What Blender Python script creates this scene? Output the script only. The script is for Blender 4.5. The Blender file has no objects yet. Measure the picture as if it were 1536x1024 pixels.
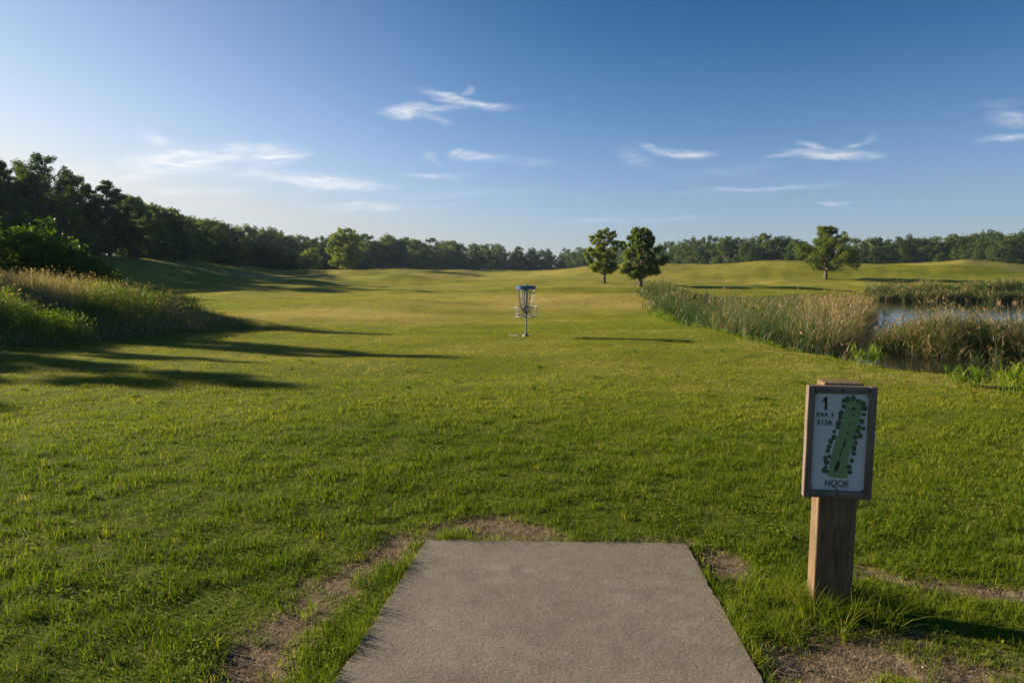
import bpy, math, random
import numpy as np
from mathutils import Vector, Matrix

SC = bpy.context.scene
COL = SC.collection
RNG = np.random.default_rng(11)
PI = math.pi
R = math.radians

# ------------------------------------------------------------------ camera model (photo pixels are 1536 x 1024)
EYE = 1.7
FPX = 1024.0
PITCH = math.atan((512 - 398) / FPX)
SUN_EL, SUN_AZ = R(17.5), R(-67.0)          # azimuth from +Y, negative = left
SUN_DIR = Vector((math.sin(SUN_AZ) * math.cos(SUN_EL), math.cos(SUN_AZ) * math.cos(SUN_EL), math.sin(SUN_EL)))


def ray(px, py):
    a, b = (px - 768) / FPX, (512 - py) / FPX
    c, s = math.cos(PITCH), math.sin(PITCH)
    return np.array((a, c + b * s, b * c - s))


def pt(px, py, d):
    r = ray(px, py)
    return np.array((r[0] * d / r[1], d, EYE + r[2] * d / r[1]))


# ------------------------------------------------------------------ numpy helpers
def ss(a, b, x):
    t = np.clip((x - a) / (b - a), 0, 1)
    return t * t * (3 - 2 * t)


def _hash(i, j, s):
    v = np.sin(i * 127.1 + j * 311.7 + s * 74.7) * 43758.5453
    return v - np.floor(v)


def vnoise(x, y, s=0):
    i, j = np.floor(x), np.floor(y)
    f, g = x - i, y - j
    f, g = f * f * (3 - 2 * f), g * g * (3 - 2 * g)
    a, b = _hash(i, j, s), _hash(i + 1, j, s)
    c, d = _hash(i, j + 1, s), _hash(i + 1, j + 1, s)
    return (a + (b - a) * f) * (1 - g) + (c + (d - c) * f) * g


def fbm(x, y, s=0, o=4):
    t, a, n = 0, .5, 0
    for k in range(o):
        t = t + a * vnoise(x * 2 ** k + 17.3 * k, y * 2 ** k - 9.1 * k, s + k)
        n += a
        a *= .5
    return t / n


def seg_dist(x, y, pts):
    """distance to a polyline; also the parameter of the nearest vertex interval"""
    best = np.full(x.shape, 1e9)
    for (ax, ay), (bx, by) in zip(pts[:-1], pts[1:]):
        dx, dy = bx - ax, by - ay
        t = np.clip(((x - ax) * dx + (y - ay) * dy) / (dx * dx + dy * dy + 1e-12), 0, 1)
        best = np.minimum(best, np.hypot(x - ax - t * dx, y - ay - t * dy))
    return best


def inside(x, y, poly):
    r = np.zeros(x.shape, bool)
    n = len(poly)
    for k in range(n):
        ax, ay = poly[k]
        bx, by = poly[(k + 1) % n]
        if ay == by:
            continue
        c = ((ay > y) != (by > y)) & (x < (bx - ax) * (y - ay) / (by - ay) + ax)
        r ^= c
    return r


def sdist(x, y, poly):
    """signed distance, positive inside"""
    d = seg_dist(x, y, list(poly) + [poly[0]])
    return np.where(inside(x, y, poly), d, -d)


# ------------------------------------------------------------------ terrain
BANK = [(-7.7, 20.6), (-8.4, 18.4), (-9.6, 16.4), (-10.3, 14.0), (-11.6, 11.8), (-14.5, 9.4), (-40, 4), (-60, 40),
        (-26, 36), (-14, 29), (-9.0, 24)]
POND = [(13, 49), (9.6, 42), (7.0, 31), (5.95, 22.5), (6.3, 17.6), (6.45, 14.4), (6.6, 12.8), (7.0, 11.3), (7.8, 10.0),
        (9.6, 9.0), (14, 8.2), (24, 8), (80, 14), (80, 49), (40, 51), (22, 52)]
MOUNDS = [  # cx, cy, rx, ry, h
    (46, 116, 13, 6, 1.0), (70, 119, 11, 5, 1.5), (19, 130, 12, 7, .9), (34, 128, 9, 5, .5),
    (-41, 140, 13, 16, 1.5), (-33, 186, 14, 18, 1.2), (-20, 245, 20, 20, .8),
    (6.0, 41, 5, 3.4, .42), (-6, 34, 7, 4, .32), (2.5, 26, 4, 2.4, -.16), (-22, 62, 9, 5, .6), (-12, 52, 7, 3.5, .35), (3, 58, 9, 4, .4), (-28, 84, 4, 7, 1.0), (-17, 100, 4.5, 8, 1.0), (6, 90, 10, 6, .6), (-38, 74, 4, 7, .8), (-26, 118, 5, 9, 1.0), (-12, 150, 6, 10, 1.2), (52, 128, 6, 8, .8), (84, 128, 6, 8, .8)]


def H(x, y):
    x = np.asarray(x, float)
    y = np.asarray(y, float)
    h = -.22 * ss(6, 18, y) - .52 * ss(18, 70, y) + .5 * ss(230, 420, y)
    xe = np.interp(y, [0, 30, 45, 60, 100, 150, 250, 400], [-34, -32, -25, -22, -32, -46, -70, -90])
    A = np.interp(y, [0, 30, 60, 100, 150, 300], [.4, 1.2, 3.3, 3.9, 3.6, 2.2])
    h = h + A * ss(0, 30, xe - x)
    for cx, cy, rx, ry, hh in MOUNDS:
        h = h + hh * np.exp(-.5 * (((x - cx) / rx) ** 2 + ((y - cy) / ry) ** 2))
    u = x / np.maximum(y, 1)
    C = np.interp(u, [-.05, .06, .12, .22, .31, .35, .40, .49, .54, .61, .655, .71, .76, 1.2], [0, 1.4, 2.3, 2.75, 2.65, 3.25, 3.55, 2.75, 2.6, 3.0, 3.45, 2.9, 2.2, 2.6])
    h = h + C * np.exp(-.5 * ((y - 152) / 21) ** 2)
    near = ss(5, 9, np.hypot(x, y - 3))
    h = h + near * .12 * (fbm(x / 5.5, y / 3.6, 3, 3) - .5) * 2 * (1 + 1.8 * ss(18, 50, y))
    far = ss(45, 90, y)
    h = h + far * .45 * (fbm(x / 24, y / 17, 5, 3) - .55) * 2
    s = sdist(x, y, BANK)
    h = h + 1.15 * ss(-.3, 6.2, s) + 1.1 * ss(5.5, 15, s) + .16 * ss(.5, 3, s) * (fbm(x / 1.3, y / 1.3, 8, 3) - .5) * 2
    p = sdist(x, y, POND) + .35 * (fbm(x / .9, y / .9, 21, 2) - .5)
    m = ss(-.5, 2.1, p)
    h = h * (1 - m) - 1.6 * m
    return h


def H1(x, y):
    return float(H(np.array([x]), np.array([y]))[0])


def gpt(px, py):
    r = ray(px, py)
    d = np.geomspace(1.5, 600, 3000)
    x, z = r[0] / r[1] * d, EYE + r[2] / r[1] * d
    hit = np.nonzero(z < H(x, d))[0]
    k = hit[0] if len(hit) else len(d) - 1
    return float(x[k]), float(d[k])


# worn ground, traced on the ground round the pad: (polyline in photo pixels, half width in metres)
_D = [([(350, 1024), (410, 960), (490, 885), (565, 835), (645, 797)], .135),
      ([(640, 800), (690, 787), (790, 792)], .15),
      ([(700, 806), (860, 806), (1030, 812)], .05),
      ([(1046, 838), (1110, 852)], .11),
      ([(1165, 1010), (1300, 995), (1420, 1000), (1560, 1040)], .26),
      ([(1300, 858), (1400, 876), (1470, 886), (1560, 898)], .075),
      ([(1060, 1010), (1120, 1024)], .05)]
DIRT = [([gpt(*p) for p in pl], w) for pl, w in _D]
PADPX = [(500, 1030), (640, 813), (1030, 818), (1148, 1030)]
PAD = [(float(a), float(b)) for a, b in (gpt(*p) for p in PADPX)]
_fl, _fr = PAD[1], PAD[2]
# carry the two side edges back past the camera so the slab is whole
PADW = [(PAD[0][0] + (PAD[0][0] - _fl[0]) * .95, PAD[0][1] + (PAD[0][1] - _fl[1]) * .95), _fl, _fr,
        (PAD[3][0] + (PAD[3][0] - _fr[0]) * .95, PAD[3][1] + (PAD[3][1] - _fr[1]) * .95)]


def dirt_mask(x, y):
    m = np.zeros(x.shape)
    n = fbm(x * 5, y * 5, 31, 4) - .5
    n2 = fbm(x * 22, y * 22, 41, 2) - .5
    for pl, w in DIRT:
        m = np.maximum(m, 1.2 - seg_dist(x, y, pl) / w * .9 + n * 2.9 + n2 * .9)
    return np.clip(m, 0, 1)


def dry_mask(x, y):
    n = fbm(x / 3.5, y / 2.2, 51, 4)
    m = np.zeros(x.shape)
    for cx, cy, rx, ry, a in [(-7.6, 26.5, 3.6, 1.7, 1.2), (-4.0, 24.5, 4, 1.3, .5), (1, 33, 6, 2.6, .9), (3.6, 37, 5, 2.5, .9), (-2, 45, 12, 5, .6),
                              (-38, 108, 9, 6, .9), (-30, 150, 10, 9, .8), (70, 140, 40, 8, .12), (-2, 70, 14, 9, .45), (30, 95, 25, 9, .3),
                              (-20, 200, 14, 12, .8), (26, 165, 18, 5, .7), (95, 138, 14, 5, .5), (4, 130, 30, 16, .45)]:
        m = m + a * np.exp(-.5 * (((x - cx) / rx) ** 2 + ((y - cy) / ry) ** 2))
    return np.clip(m * (.25 + 1.5 * n), 0, 1)


# ------------------------------------------------------------------ mesh helpers
def fast_mesh(name, verts, quads=None, tris=None, attrs=None, smooth=False):
    me = bpy.data.meshes.new(name)
    verts = np.asarray(verts, np.float32)
    nq = 0 if quads is None else len(quads)
    nt = 0 if tris is None else len(tris)
    parts = []
    if nq:
        parts.append(np.asarray(quads, np.int32).ravel())
    if nt:
        parts.append(np.asarray(tris, np.int32).ravel())
    loops = np.concatenate(parts)
    starts = np.concatenate([np.arange(nq, dtype=np.int32) * 4, nq * 4 + np.arange(nt, dtype=np.int32) * 3])
    me.vertices.add(len(verts))
    me.vertices.foreach_set('co', verts.ravel())
    me.loops.add(len(loops))
    me.loops.foreach_set('vertex_index', loops)
    me.polygons.add(nq + nt)
    me.polygons.foreach_set('loop_start', starts.astype(np.int32))
    me.polygons.foreach_set('use_smooth', np.full(nq + nt, smooth))
    for k, v in (attrs or {}).items():
        a = me.attributes.new(k, 'FLOAT', 'POINT')
        a.data.foreach_set('value', np.asarray(v, np.float32))
    me.update(calc_edges=True)
    return me


def link(name, me, mat=None, parent=None, loc=None, rot=None):
    if mat is not None:
        me.materials.append(mat)
    o = bpy.data.objects.new(name, me)
    COL.objects.link(o)
    if parent is not None:
        o.parent = parent
    if loc is not None:
        o.location = loc
    if rot is not None:
        o.rotation_euler = rot
    return o


def tag(o, label=None, cat=None, group=None, kind=None):
    if label:
        o['label'] = label
    if cat:
        o['category'] = cat
    if group:
        o['group'] = group
    if kind:
        o['kind'] = kind
    return o


def empty(name, loc, rz=0):
    o = bpy.data.objects.new(name, None)
    o.empty_display_size = .2
    COL.objects.link(o)
    o.location = loc
    o.rotation_euler = (0, 0, rz)
    return o


def ribbons(P, Hh, W, faz, laz, lean, levels=3, taper=.75):
    """grass blades as real ribbons: levels rows of two vertices and a tip"""
    n = len(P)
    rows = []
    lx, ly = np.cos(laz), np.sin(laz)
    fx, fy = np.cos(faz), np.sin(faz)
    for k in range(levels):
        t = k / levels
        off = lean * Hh * t ** 1.7
        z = Hh * t * (1 - .32 * np.minimum(lean, 1.6) * t)
        c = np.stack([P[:, 0] + lx * off, P[:, 1] + ly * off, P[:, 2] + z], 1)
        w = W * .5 * (1 - t) ** taper
        e = np.stack([fx * w, fy * w, np.zeros(n)], 1)
        rows += [c - e, c + e]
    off = lean * Hh
    z = Hh * (1 - .32 * np.minimum(lean, 1.6))
    tip = np.stack([P[:, 0] + lx * off, P[:, 1] + ly * off, P[:, 2] + z], 1)
    rows.append(tip)
    m = 2 * levels + 1
    V = np.stack(rows, 1).reshape(-1, 3)
    base = (np.arange(n) * m)[:, None]
    Q = [base + np.array([[2 * k, 2 * k + 1, 2 * k + 3, 2 * k + 2]]) for k in range(levels - 1)]
    Q = np.concatenate(Q) if Q else np.zeros((0, 4), int)
    T = base + np.array([[2 * levels - 2, 2 * levels - 1, 2 * levels]])
    return V, Q, T, m, tip


class Pile:
    """collects ribbons and leaf cards for one object"""
    def __init__(s):
        s.V, s.Q, s.T, s.A, s.n = [], [], [], [], 0

    def add(s, V, Q, T, a):
        s.V.append(V)
        if Q is not None and len(Q):
            s.Q.append(Q + s.n)
        if T is not None and len(T):
            s.T.append(T + s.n)
        s.A.append(a)
        s.n += len(V)

    def blades(s, P, Hh, W, rnd, lean=None, levels=3, laz=None, taper=.75, rng=RNG):
        n = len(P)
        lean = rng.uniform(.1, .9, n) if lean is None else lean
        laz = rng.uniform(0, 2 * PI, n) if laz is None else laz
        faz = laz + PI / 2 + rng.normal(0, .6, n)
        V, Q, T, m, tip = ribbons(P, Hh, W, faz, laz, lean, levels, taper)
        s.add(V, Q, T, np.repeat(rnd, m))
        return tip

    def cards(s, C, L, W, rnd, nrm=None, jit=.9, rng=RNG):
        n = len(C)
        nn = rng.normal(0, 1, (n, 3)) * jit
        if nrm is not None:
            nn = nn + nrm
        nn /= np.linalg.norm(nn, axis=1, keepdims=True) + 1e-9
        a = np.cross(nn, rng.normal(0, 1, (n, 3)))
        a /= np.linalg.norm(a, axis=1, keepdims=True) + 1e-9
        b = np.cross(nn, a)
        L, W = np.broadcast_to(L, (n,))[:, None] * .5, np.broadcast_to(W, (n,))[:, None] * .5
        bow = nn * L * .25
        V = np.stack([C - a * L - bow, C + b * W + a * L * .1, C + a * L - bow, C - b * W + a * L * .1], 1).reshape(-1, 3)
        Q = (np.arange(n) * 4)[:, None] + np.array([[0, 1, 2, 3]])
        s.add(V, Q, None, np.repeat(rnd, 4))

    def mesh(s, name):
        return fast_mesh(name, np.concatenate(s.V), np.concatenate(s.Q) if s.Q else None,
                         np.concatenate(s.T) if s.T else None, {'rnd': np.concatenate(s.A)})


class MB:
    """small solid modelling: boxes, tubes, lathes, prisms collected in one mesh"""
    def __init__(s):
        s.v, s.f = [], []

    def box(s, c, d, M=None, bevel=0):
        x, y, z = (k / 2 for k in d)
        pts = [Vector((c[0] + i * x, c[1] + j * y, c[2] + k * z)) for k in (-1, 1) for j in (-1, 1) for i in (-1, 1)]
        n = len(s.v)
        s.v += [(M @ p if M else p) for p in pts]
        s.f += [tuple(n + q for q in f) for f in ((0, 2, 3, 1), (4, 5, 7, 6), (0, 1, 5, 4), (2, 6, 7, 3), (0, 4, 6, 2), (1, 3, 7, 5))]

    def tube(s, pts, rad, seg=8, caps=True):
        pts = [Vector(p) for p in pts]
        rad = rad if hasattr(rad, '__len__') else [rad] * len(pts)
        n0 = len(s.v)
        up = None
        for i, p in enumerate(pts):
            t = (pts[min(i + 1, len(pts) - 1)] - pts[max(i - 1, 0)]).normalized()
            if up is None:
                up = t.orthogonal().normalized()
            u = (up - t * up.dot(t)).normalized()
            up = u
            w = t.cross(u)
            for k in range(seg):
                a = 2 * PI * k / seg
                s.v.append(p + (u * math.cos(a) + w * math.sin(a)) * rad[i])
        for i in range(len(pts) - 1):
            for k in range(seg):
                a, b = n0 + i * seg + k, n0 + i * seg + (k + 1) % seg
                s.f.append((a, b, b + seg, a + seg))
        if caps:
            s.f.append(tuple(n0 + k for k in reversed(range(seg))))
            s.f.append(tuple(n0 + (len(pts) - 1) * seg + k for k in range(seg)))

    def ring(s, c, r, rad, n=40, seg=6):
        n0 = len(s.v)
        for i in range(n):
            a = 2 * PI * i / n
            for k in range(seg):
                b = 2 * PI * k / seg
                rr = r + rad * math.cos(b)
                s.v.append(Vector((c[0] + rr * math.cos(a), c[1] + rr * math.sin(a), c[2] + rad * math.sin(b))))
        for i in range(n):
            for k in range(seg):
                s.f.append((n0 + i * seg + k, n0 + ((i + 1) % n) * seg + k, n0 + ((i + 1) % n) * seg + (k + 1) % seg, n0 + i * seg + (k + 1) % seg))

    def lathe(s, prof, n=40, c=(0, 0, 0), close=False):
        n0 = len(s.v)
        m = len(prof)
        for i in range(n):
            a = 2 * PI * i / n
            for r, z in prof:
                s.v.append(Vector((c[0] + r * math.cos(a), c[1] + r * math.sin(a), c[2] + z)))
        for i in range(n):
            for k in range(m if close else m - 1):
                j = (i + 1) % n
                s.f.append((n0 + i * m + k, n0 + j * m + k, n0 + j * m + (k + 1) % m, n0 + i * m + (k + 1) % m))

    def prism(s, poly, z0, z1, M=None):
        n0, n = len(s.v), len(poly)
        for z in (z0, z1):
            for x, y in poly:
                p = Vector((x, y, z))
                s.v.append(M @ p if M else p)
        s.f.append(tuple(n0 + k for k in reversed(range(n))))
        s.f.append(tuple(n0 + n + k for k in range(n)))
        for k in range(n):
            s.f.append((n0 + k, n0 + (k + 1) % n, n0 + n + (k + 1) % n, n0 + n + k))

    def build(s, name, mat, parent=None, bevel=0, smooth=False, loc=None, rot=None):
        me = bpy.data.meshes.new(name)
        me.from_pydata([tuple(p) for p in s.v], [], s.f)
        me.update()
        if smooth:
            me.polygons.foreach_set('use_smooth', [True] * len(me.polygons))
        o = link(name, me, mat, parent, loc, rot)
        if bevel:
            b = o.modifiers.new('Bevel', 'BEVEL')
            b.width = bevel
            b.segments = 2
            b.limit_method = 'ANGLE'
        return o


# ------------------------------------------------------------------ material helpers
class NT:
    def __init__(s, tree):
        s.t = tree
        s.n = tree.nodes
        s.l = tree.links

    def __call__(s, kind, ins=None, **props):
        n = s.n.new(kind)
        for k, v in props.items():
            setattr(n, k, v)
        for k, v in (ins or {}).items():
            sock = n.inputs[k]
            if isinstance(v, bpy.types.NodeSocket):
                s.l.new(v, sock)
            else:
                sock.default_value = v
        return n

    def math(s, op, a, b=0.0, clamp=False):
        return s('ShaderNodeMath', {0: a, 1: b}, operation=op, use_clamp=clamp).outputs[0]

    def mix(s, f, a, b, blend='MIX'):
        n = s('ShaderNodeMix', data_type='RGBA', blend_type=blend)
        for sock, v in ((n.inputs[0], f), (n.inputs[6], a), (n.inputs[7], b)):
            if isinstance(v, bpy.types.NodeSocket):
                s.l.new(v, sock)
            else:
                sock.default_value = v if not hasattr(v, '__len__') or len(v) == 4 else (*v, 1)
        return n.outputs[2]

    def ramp(s, f, stops, interp='LINEAR'):
        n = s('ShaderNodeValToRGB', {0: f})
        n.color_ramp.interpolation = interp
        e = n.color_ramp.elements
        while len(e) > 1:
            e.remove(e[-1])
        for i, (p, c) in enumerate(stops):
            el = e[0] if i == 0 else e.new(p)
            el.position = p
            el.color = c if len(c) == 4 else (*c, 1)
        return n.outputs[0]

    def attr(s, name):
        return s('ShaderNodeAttribute', attribute_name=name).outputs['Fac']

    def noise(s, vec, scale, detail=4, rough=.55, dist=0.0):
        return s('ShaderNodeTexNoise', {'Vector': vec, 'Scale': scale, 'Detail': detail, 'Roughness': rough, 'Distortion': dist}).outputs[0]


def material(name):
    m = bpy.data.materials.new(name)
    m.use_nodes = True
    m.node_tree.nodes.clear()
    return m, NT(m.node_tree)


def objco(N):
    return N('ShaderNodeTexCoord').outputs['Object']


def geopos(N):
    return N('ShaderNodeNewGeometry').outputs['Position']


def g(v):
    return (v, v, v, 1)


def leaf_material(name, stops, trans=.4, rough=.55, spec=.25, var=.25, nscale=.25, tgain=(1.15, 1.25, .6), objvar=True):
    """foliage: per-leaf colour from its 'rnd' value, tree to tree drift, light passing through the leaf"""
    m, N = material(name)
    r = N.attr('rnd')
    if objvar:
        orn = N('ShaderNodeObjectInfo').outputs['Random']
        r = N.math('ADD', r, N.math('MULTIPLY', N.math('SUBTRACT', orn, .5), var))
    nz = N.noise(geopos(N), nscale, 3)
    r = N.math('ADD', r, N.math('MULTIPLY', N.math('SUBTRACT', nz, .5), var * 1.6), True)
    c = N.ramp(r, stops)
    p = N('ShaderNodeBsdfPrincipled', {'Base Color': c, 'Roughness': rough, 'Specular IOR Level': spec})
    tc = N.mix(1.0, c, (*tgain, 1), 'MULTIPLY')
    t = N('ShaderNodeBsdfTranslucent', {'Color': tc})
    mx = N('ShaderNodeMixShader', {0: trans, 1: p.outputs[0], 2: t.outputs[0]})
    N('ShaderNodeOutputMaterial', {'Surface': mx.outputs[0]})
    return m


M = {}
M['lawn'] = leaf_material('lawn_blades', [(0, (.043, .080, .006)), (.35, (.092, .142, .010)), (.7, (.175, .212, .017)), (.9, (.25, .245, .034)), (1, (.33, .29, .12))],
                          .45, .6, .06, .35, .45, objvar=False)
M['straw'] = leaf_material('straw', [(0, (.20, .14, .07)), (1, (.42, .33, .19))], .2, .7, .2, .3, 2, (1, 1, .9), objvar=False)
M['tall'] = leaf_material('meadow_grass', [(0, (.03, .06, .01)), (.3, (.07, .12, .015)), (.52, (.18, .21, .02)), (.62, (.22, .18, .07)), (.8, (.31, .23, .13)), (1, (.42, .31, .20))],
                          .4, .6, .2, .16, .5, objvar=False)
M['reed'] = leaf_material('reeds', [(0, (.022, .05, .014)), (.35, (.05, .10, .025)), (.55, (.10, .15, .035)), (.66, (.20, .16, .075)), (.85, (.33, .225, .13)), (1, (.43, .31, .20))],
                          .35, .5, .3, .16, .3, objvar=False)
M['shrub'] = leaf_material('shrub_leaves', [(0, (.034, .072, .012)), (.5, (.08, .14, .018)), (1, (.15, .22, .025))], .46, .5, .25, .3, .4)
M['tree'] = leaf_material('tree_leaves', [(0, (.020, .042, .012)), (.45, (.062, .102, .019)), (1, (.15, .19, .032))], .40, .55, .2, .6, .12)
M['maple'] = leaf_material('lone_tree_leaves', [(0, (.034, .068, .010)), (.5, (.105, .15, .018)), (1, (.195, .23, .032))], .48, .5, .25, .3, .3)
M['weed'] = leaf_material('weed_leaves', [(0, (.055, .11, .01)), (.5, (.14, .21, .014)), (1, (.25, .29, .03))], .45, .5, .25, .3, 2)


def bark():
    m, N = material('bark')
    n = N.noise(objco(N), 6, 5)
    c = N.ramp(n, [(.3, (.045, .035, .026)), (.7, (.13, .105, .08))])
    b = N('ShaderNodeBump', {'Height': n, 'Strength': .6, 'Distance': .03})
    p = N('ShaderNodeBsdfPrincipled', {'Base Color': c, 'Roughness': .9, 'Normal': b.outputs[0]})
    N('ShaderNodeOutputMaterial', {'Surface': p.outputs[0]})
    return m


M['bark'] = bark()


def ground_material():
    m, N = material('ground')
    P = geopos(N)
    dirt, dry, wild, mud = (N.attr(k) for k in ('dirt', 'dry', 'wild', 'mud'))
    big = N.noise(P, .11, 4)
    mid = N.noise(P, .9, 5, .6)
    fine = N.noise(P, 14, 4, .65)
    mp = N('ShaderNodeMapping', {'Vector': P, 'Scale': (.35, 1.6, 1)})
    band = N.noise(mp.outputs[0], .16, 3)
    f = N.math('ADD', N.math('MULTIPLY', big, .45), N.math('ADD', N.math('MULTIPLY', mid, .3), N.math('MULTIPLY', band, .45)))
    f = N.math('ADD', f, N.math('MULTIPLY', N.math('SUBTRACT', fine, .5), .25))
    mp2 = N('ShaderNodeMapping', {'Vector': P, 'Scale': (.5, 2.2, 1)})
    f = N.math('ADD', f, N.math('MULTIPLY', N.math('SUBTRACT', N.noise(mp2.outputs[0], .55, 5, .7), .5), .55))
    lawn = N.ramp(f, [(.36, (.070, .102, .006)), (.54, (.120, .148, .009)), (.68, (.180, .185, .014)), (.82, (.25, .215, .032))])
    c = N.mix(N.math('MULTIPLY', dry, .85, True), lawn, N.mix(fine, (.30, .24, .075), (.40, .31, .12)))
    # under the blades near the camera the sheet is soil and thatch
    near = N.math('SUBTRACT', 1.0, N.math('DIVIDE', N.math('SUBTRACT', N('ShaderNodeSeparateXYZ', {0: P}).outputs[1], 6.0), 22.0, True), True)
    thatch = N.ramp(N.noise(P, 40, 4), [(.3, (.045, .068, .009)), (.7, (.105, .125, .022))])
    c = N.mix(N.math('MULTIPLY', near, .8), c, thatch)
    c = N.mix(wild, c, N.mix(mid, (.06, .075, .02), (.15, .13, .05)))
    soil = N.ramp(N.noise(P, 9, 6, .65), [(.3, (.078, .058, .039)), (.55, (.13, .101, .071)), (.75, (.20, .160, .117))])
    c = N.mix(dirt, c, soil)
    c = N.mix(mud, c, (.045, .036, .024))
    h = N.math('ADD', N.math('MULTIPLY', N.noise(P, 30, 6, .7), .7), N.math('MULTIPLY', N.noise(P, 120, 3), .3))
    b0 = N('ShaderNodeBump', {'Height': N.noise(P, 2.2, 6, .7), 'Strength': .5, 'Distance': .22})
    b = N('ShaderNodeBump', {'Height': h, 'Strength': .55, 'Distance': .03, 'Normal': b0.outputs[0]})
    p = N('ShaderNodeBsdfPrincipled', {'Base Color': c, 'Roughness': .95, 'Specular IOR Level': .05, 'Normal': b.outputs[0]})
    N('ShaderNodeOutputMaterial', {'Surface': p.outputs[0]})
    return m


M['ground'] = ground_material()


def concrete_material():
    m, N = material('concrete')
    P = objco(N)
    big, mid, fine = N.noise(P, 1.3, 5, .6), N.noise(P, 9, 5, .6), N.noise(P, 70, 4, .65)
    mp = N('ShaderNodeMapping', {'Vector': P, 'Scale': (1, 3.2, 1)})
    trowel = N.noise(mp.outputs[0], 26, 5, .6, 1.2)
    f = N.math('ADD', N.math('MULTIPLY', big, .5), N.math('ADD', N.math('MULTIPLY', mid, .3), N.math('MULTIPLY', fine, .2)))
    c = N.ramp(f, [(.33, (.110, .097, .077)), (.5, (.162, .143, .114)), (.67, (.222, .198, .161))])
    st = N('ShaderNodeMapRange', {'Value': N.noise(P, 2.6, 6, .68), 'From Min': .50, 'From Max': .68, 'To Min': 0.0, 'To Max': .6}).outputs[0]
    c = N.mix(st, c, (.085, .072, .056))
    st2 = N('ShaderNodeMapRange', {'Value': N.noise(P, 4.3, 6, .7), 'From Min': .55, 'From Max': .74, 'To Min': 0.0, 'To Max': .45}).outputs[0]
    c = N.mix(st2, c, (.27, .25, .22))
    sp = N('ShaderNodeTexVoronoi', {'Vector': P, 'Scale': 30.0, 'Randomness': 1.0})
    pick = N.math('GREATER_THAN', N('ShaderNodeSeparateColor', {0: sp.outputs['Color']}).outputs[0], .8)
    spot = N.math('MULTIPLY', N.math('LESS_THAN', sp.outputs['Distance'], .16), pick)
    c = N.mix(N.math('MULTIPLY', spot, .6), c, (.09, .075, .06))
    sp2 = N('ShaderNodeTexVoronoi', {'Vector': P, 'Scale': 45.0, 'Randomness': 1.0})
    pick2 = N.math('GREATER_THAN', N('ShaderNodeSeparateColor', {0: sp2.outputs['Color']}).outputs[1], .9)
    c = N.mix(N.math('MULTIPLY', N.math('MULTIPLY', N.math('LESS_THAN', sp2.outputs['Distance'], .1), pick2), .5), c, (.5, .45, .38))
    hgt = N.math('ADD', N.math('MULTIPLY', trowel, .8), N.math('MULTIPLY', fine, .35))
    hgt = N.math('SUBTRACT', hgt, N.math('MULTIPLY', spot, .4))
    b = N('ShaderNodeBump', {'Height': hgt, 'Strength': .55, 'Distance': .014})
    p = N('ShaderNodeBsdfPrincipled', {'Base Color': c, 'Roughness': .85, 'Specular IOR Level': .25, 'Normal': b.outputs[0]})
    N('ShaderNodeOutputMaterial', {'Surface': p.outputs[0]})
    return m


M['concrete'] = concrete_material()


def wood_material(name, stops, along='Z', scale=7):
    m, N = material(name)
    P = objco(N)
    sc = {'X': (.06, 1, 1), 'Z': (1, 1, .06)}[along]
    w = N('ShaderNodeMapping', {'Vector': P, 'Scale': sc})
    warp = N.noise(P, 3, 2)
    v = N('ShaderNodeVectorMath', {0: w.outputs[0], 1: N('ShaderNodeCombineXYZ', {0: N.math('MULTIPLY', warp, .05)}).outputs[0]}, operation='ADD').outputs[0]
    grain = N.noise(v, scale * 9, 5, .6, .4)
    fibre = N.noise(v, scale * 45, 3, .6)
    patch = N.noise(P, 5, 4)
    f = N.math('ADD', N.math('MULTIPLY', grain, .6), N.math('ADD', N.math('MULTIPLY', fibre, .25), N.math('MULTIPLY', patch, .25)))
    c = N.ramp(f, stops)
    crack = N.math('GREATER_THAN', N.noise(v, scale * 5, 2, .4), .68)
    c = N.mix(N.math('MULTIPLY', crack, .7), c, (.03, .022, .015))
    b = N('ShaderNodeBump', {'Height': N.math('SUBTRACT', f, N.math('MULTIPLY', crack, .5)), 'Strength': .5, 'Distance': .006})
    p = N('ShaderNodeBsdfPrincipled', {'Base Color': c, 'Roughness': .8, 'Specular IOR Level': .25, 'Normal': b.outputs[0]})
    N('ShaderNodeOutputMaterial', {'Surface': p.outputs[0]})
    return m


M['post'] = wood_material('post_wood', [(.38, (.06, .038, .021)), (.52, (.115, .076, .043)), (.68, (.19, .132, .08))])
_fw = [(.38, (.06, .045, .036)), (.52, (.12, .092, .076)), (.68, (.20, .165, .14))]
M['frame_v'] = wood_material('frame_wood_upright', _fw, 'Z', 6)
M['frame_h'] = wood_material('frame_wood_level', _fw, 'X', 6)


def plain(name, col, rough=.5, metal=0.0, spec=.4, var=.25, scale=12, bump=0.0):
    m, N = material(name)
    P = objco(N)
    n = N.noise(P, scale, 4)
    c = N.mix(n, tuple(k * (1 - var) for k in col), tuple(min(1, k * (1 + var)) for k in col))
    ins = {'Base Color': c, 'Roughness': N.math('ADD', rough - .1, N.math('MULTIPLY', n, .2)), 'Metallic': metal, 'Specular IOR Level': spec}
    if bump:
        ins['Normal'] = N('ShaderNodeBump', {'Height': n, 'Strength': .4, 'Distance': bump}).outputs[0]
    p = N('ShaderNodeBsdfPrincipled', ins)
    N('ShaderNodeOutputMaterial', {'Surface': p.outputs[0]})
    return m


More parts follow.
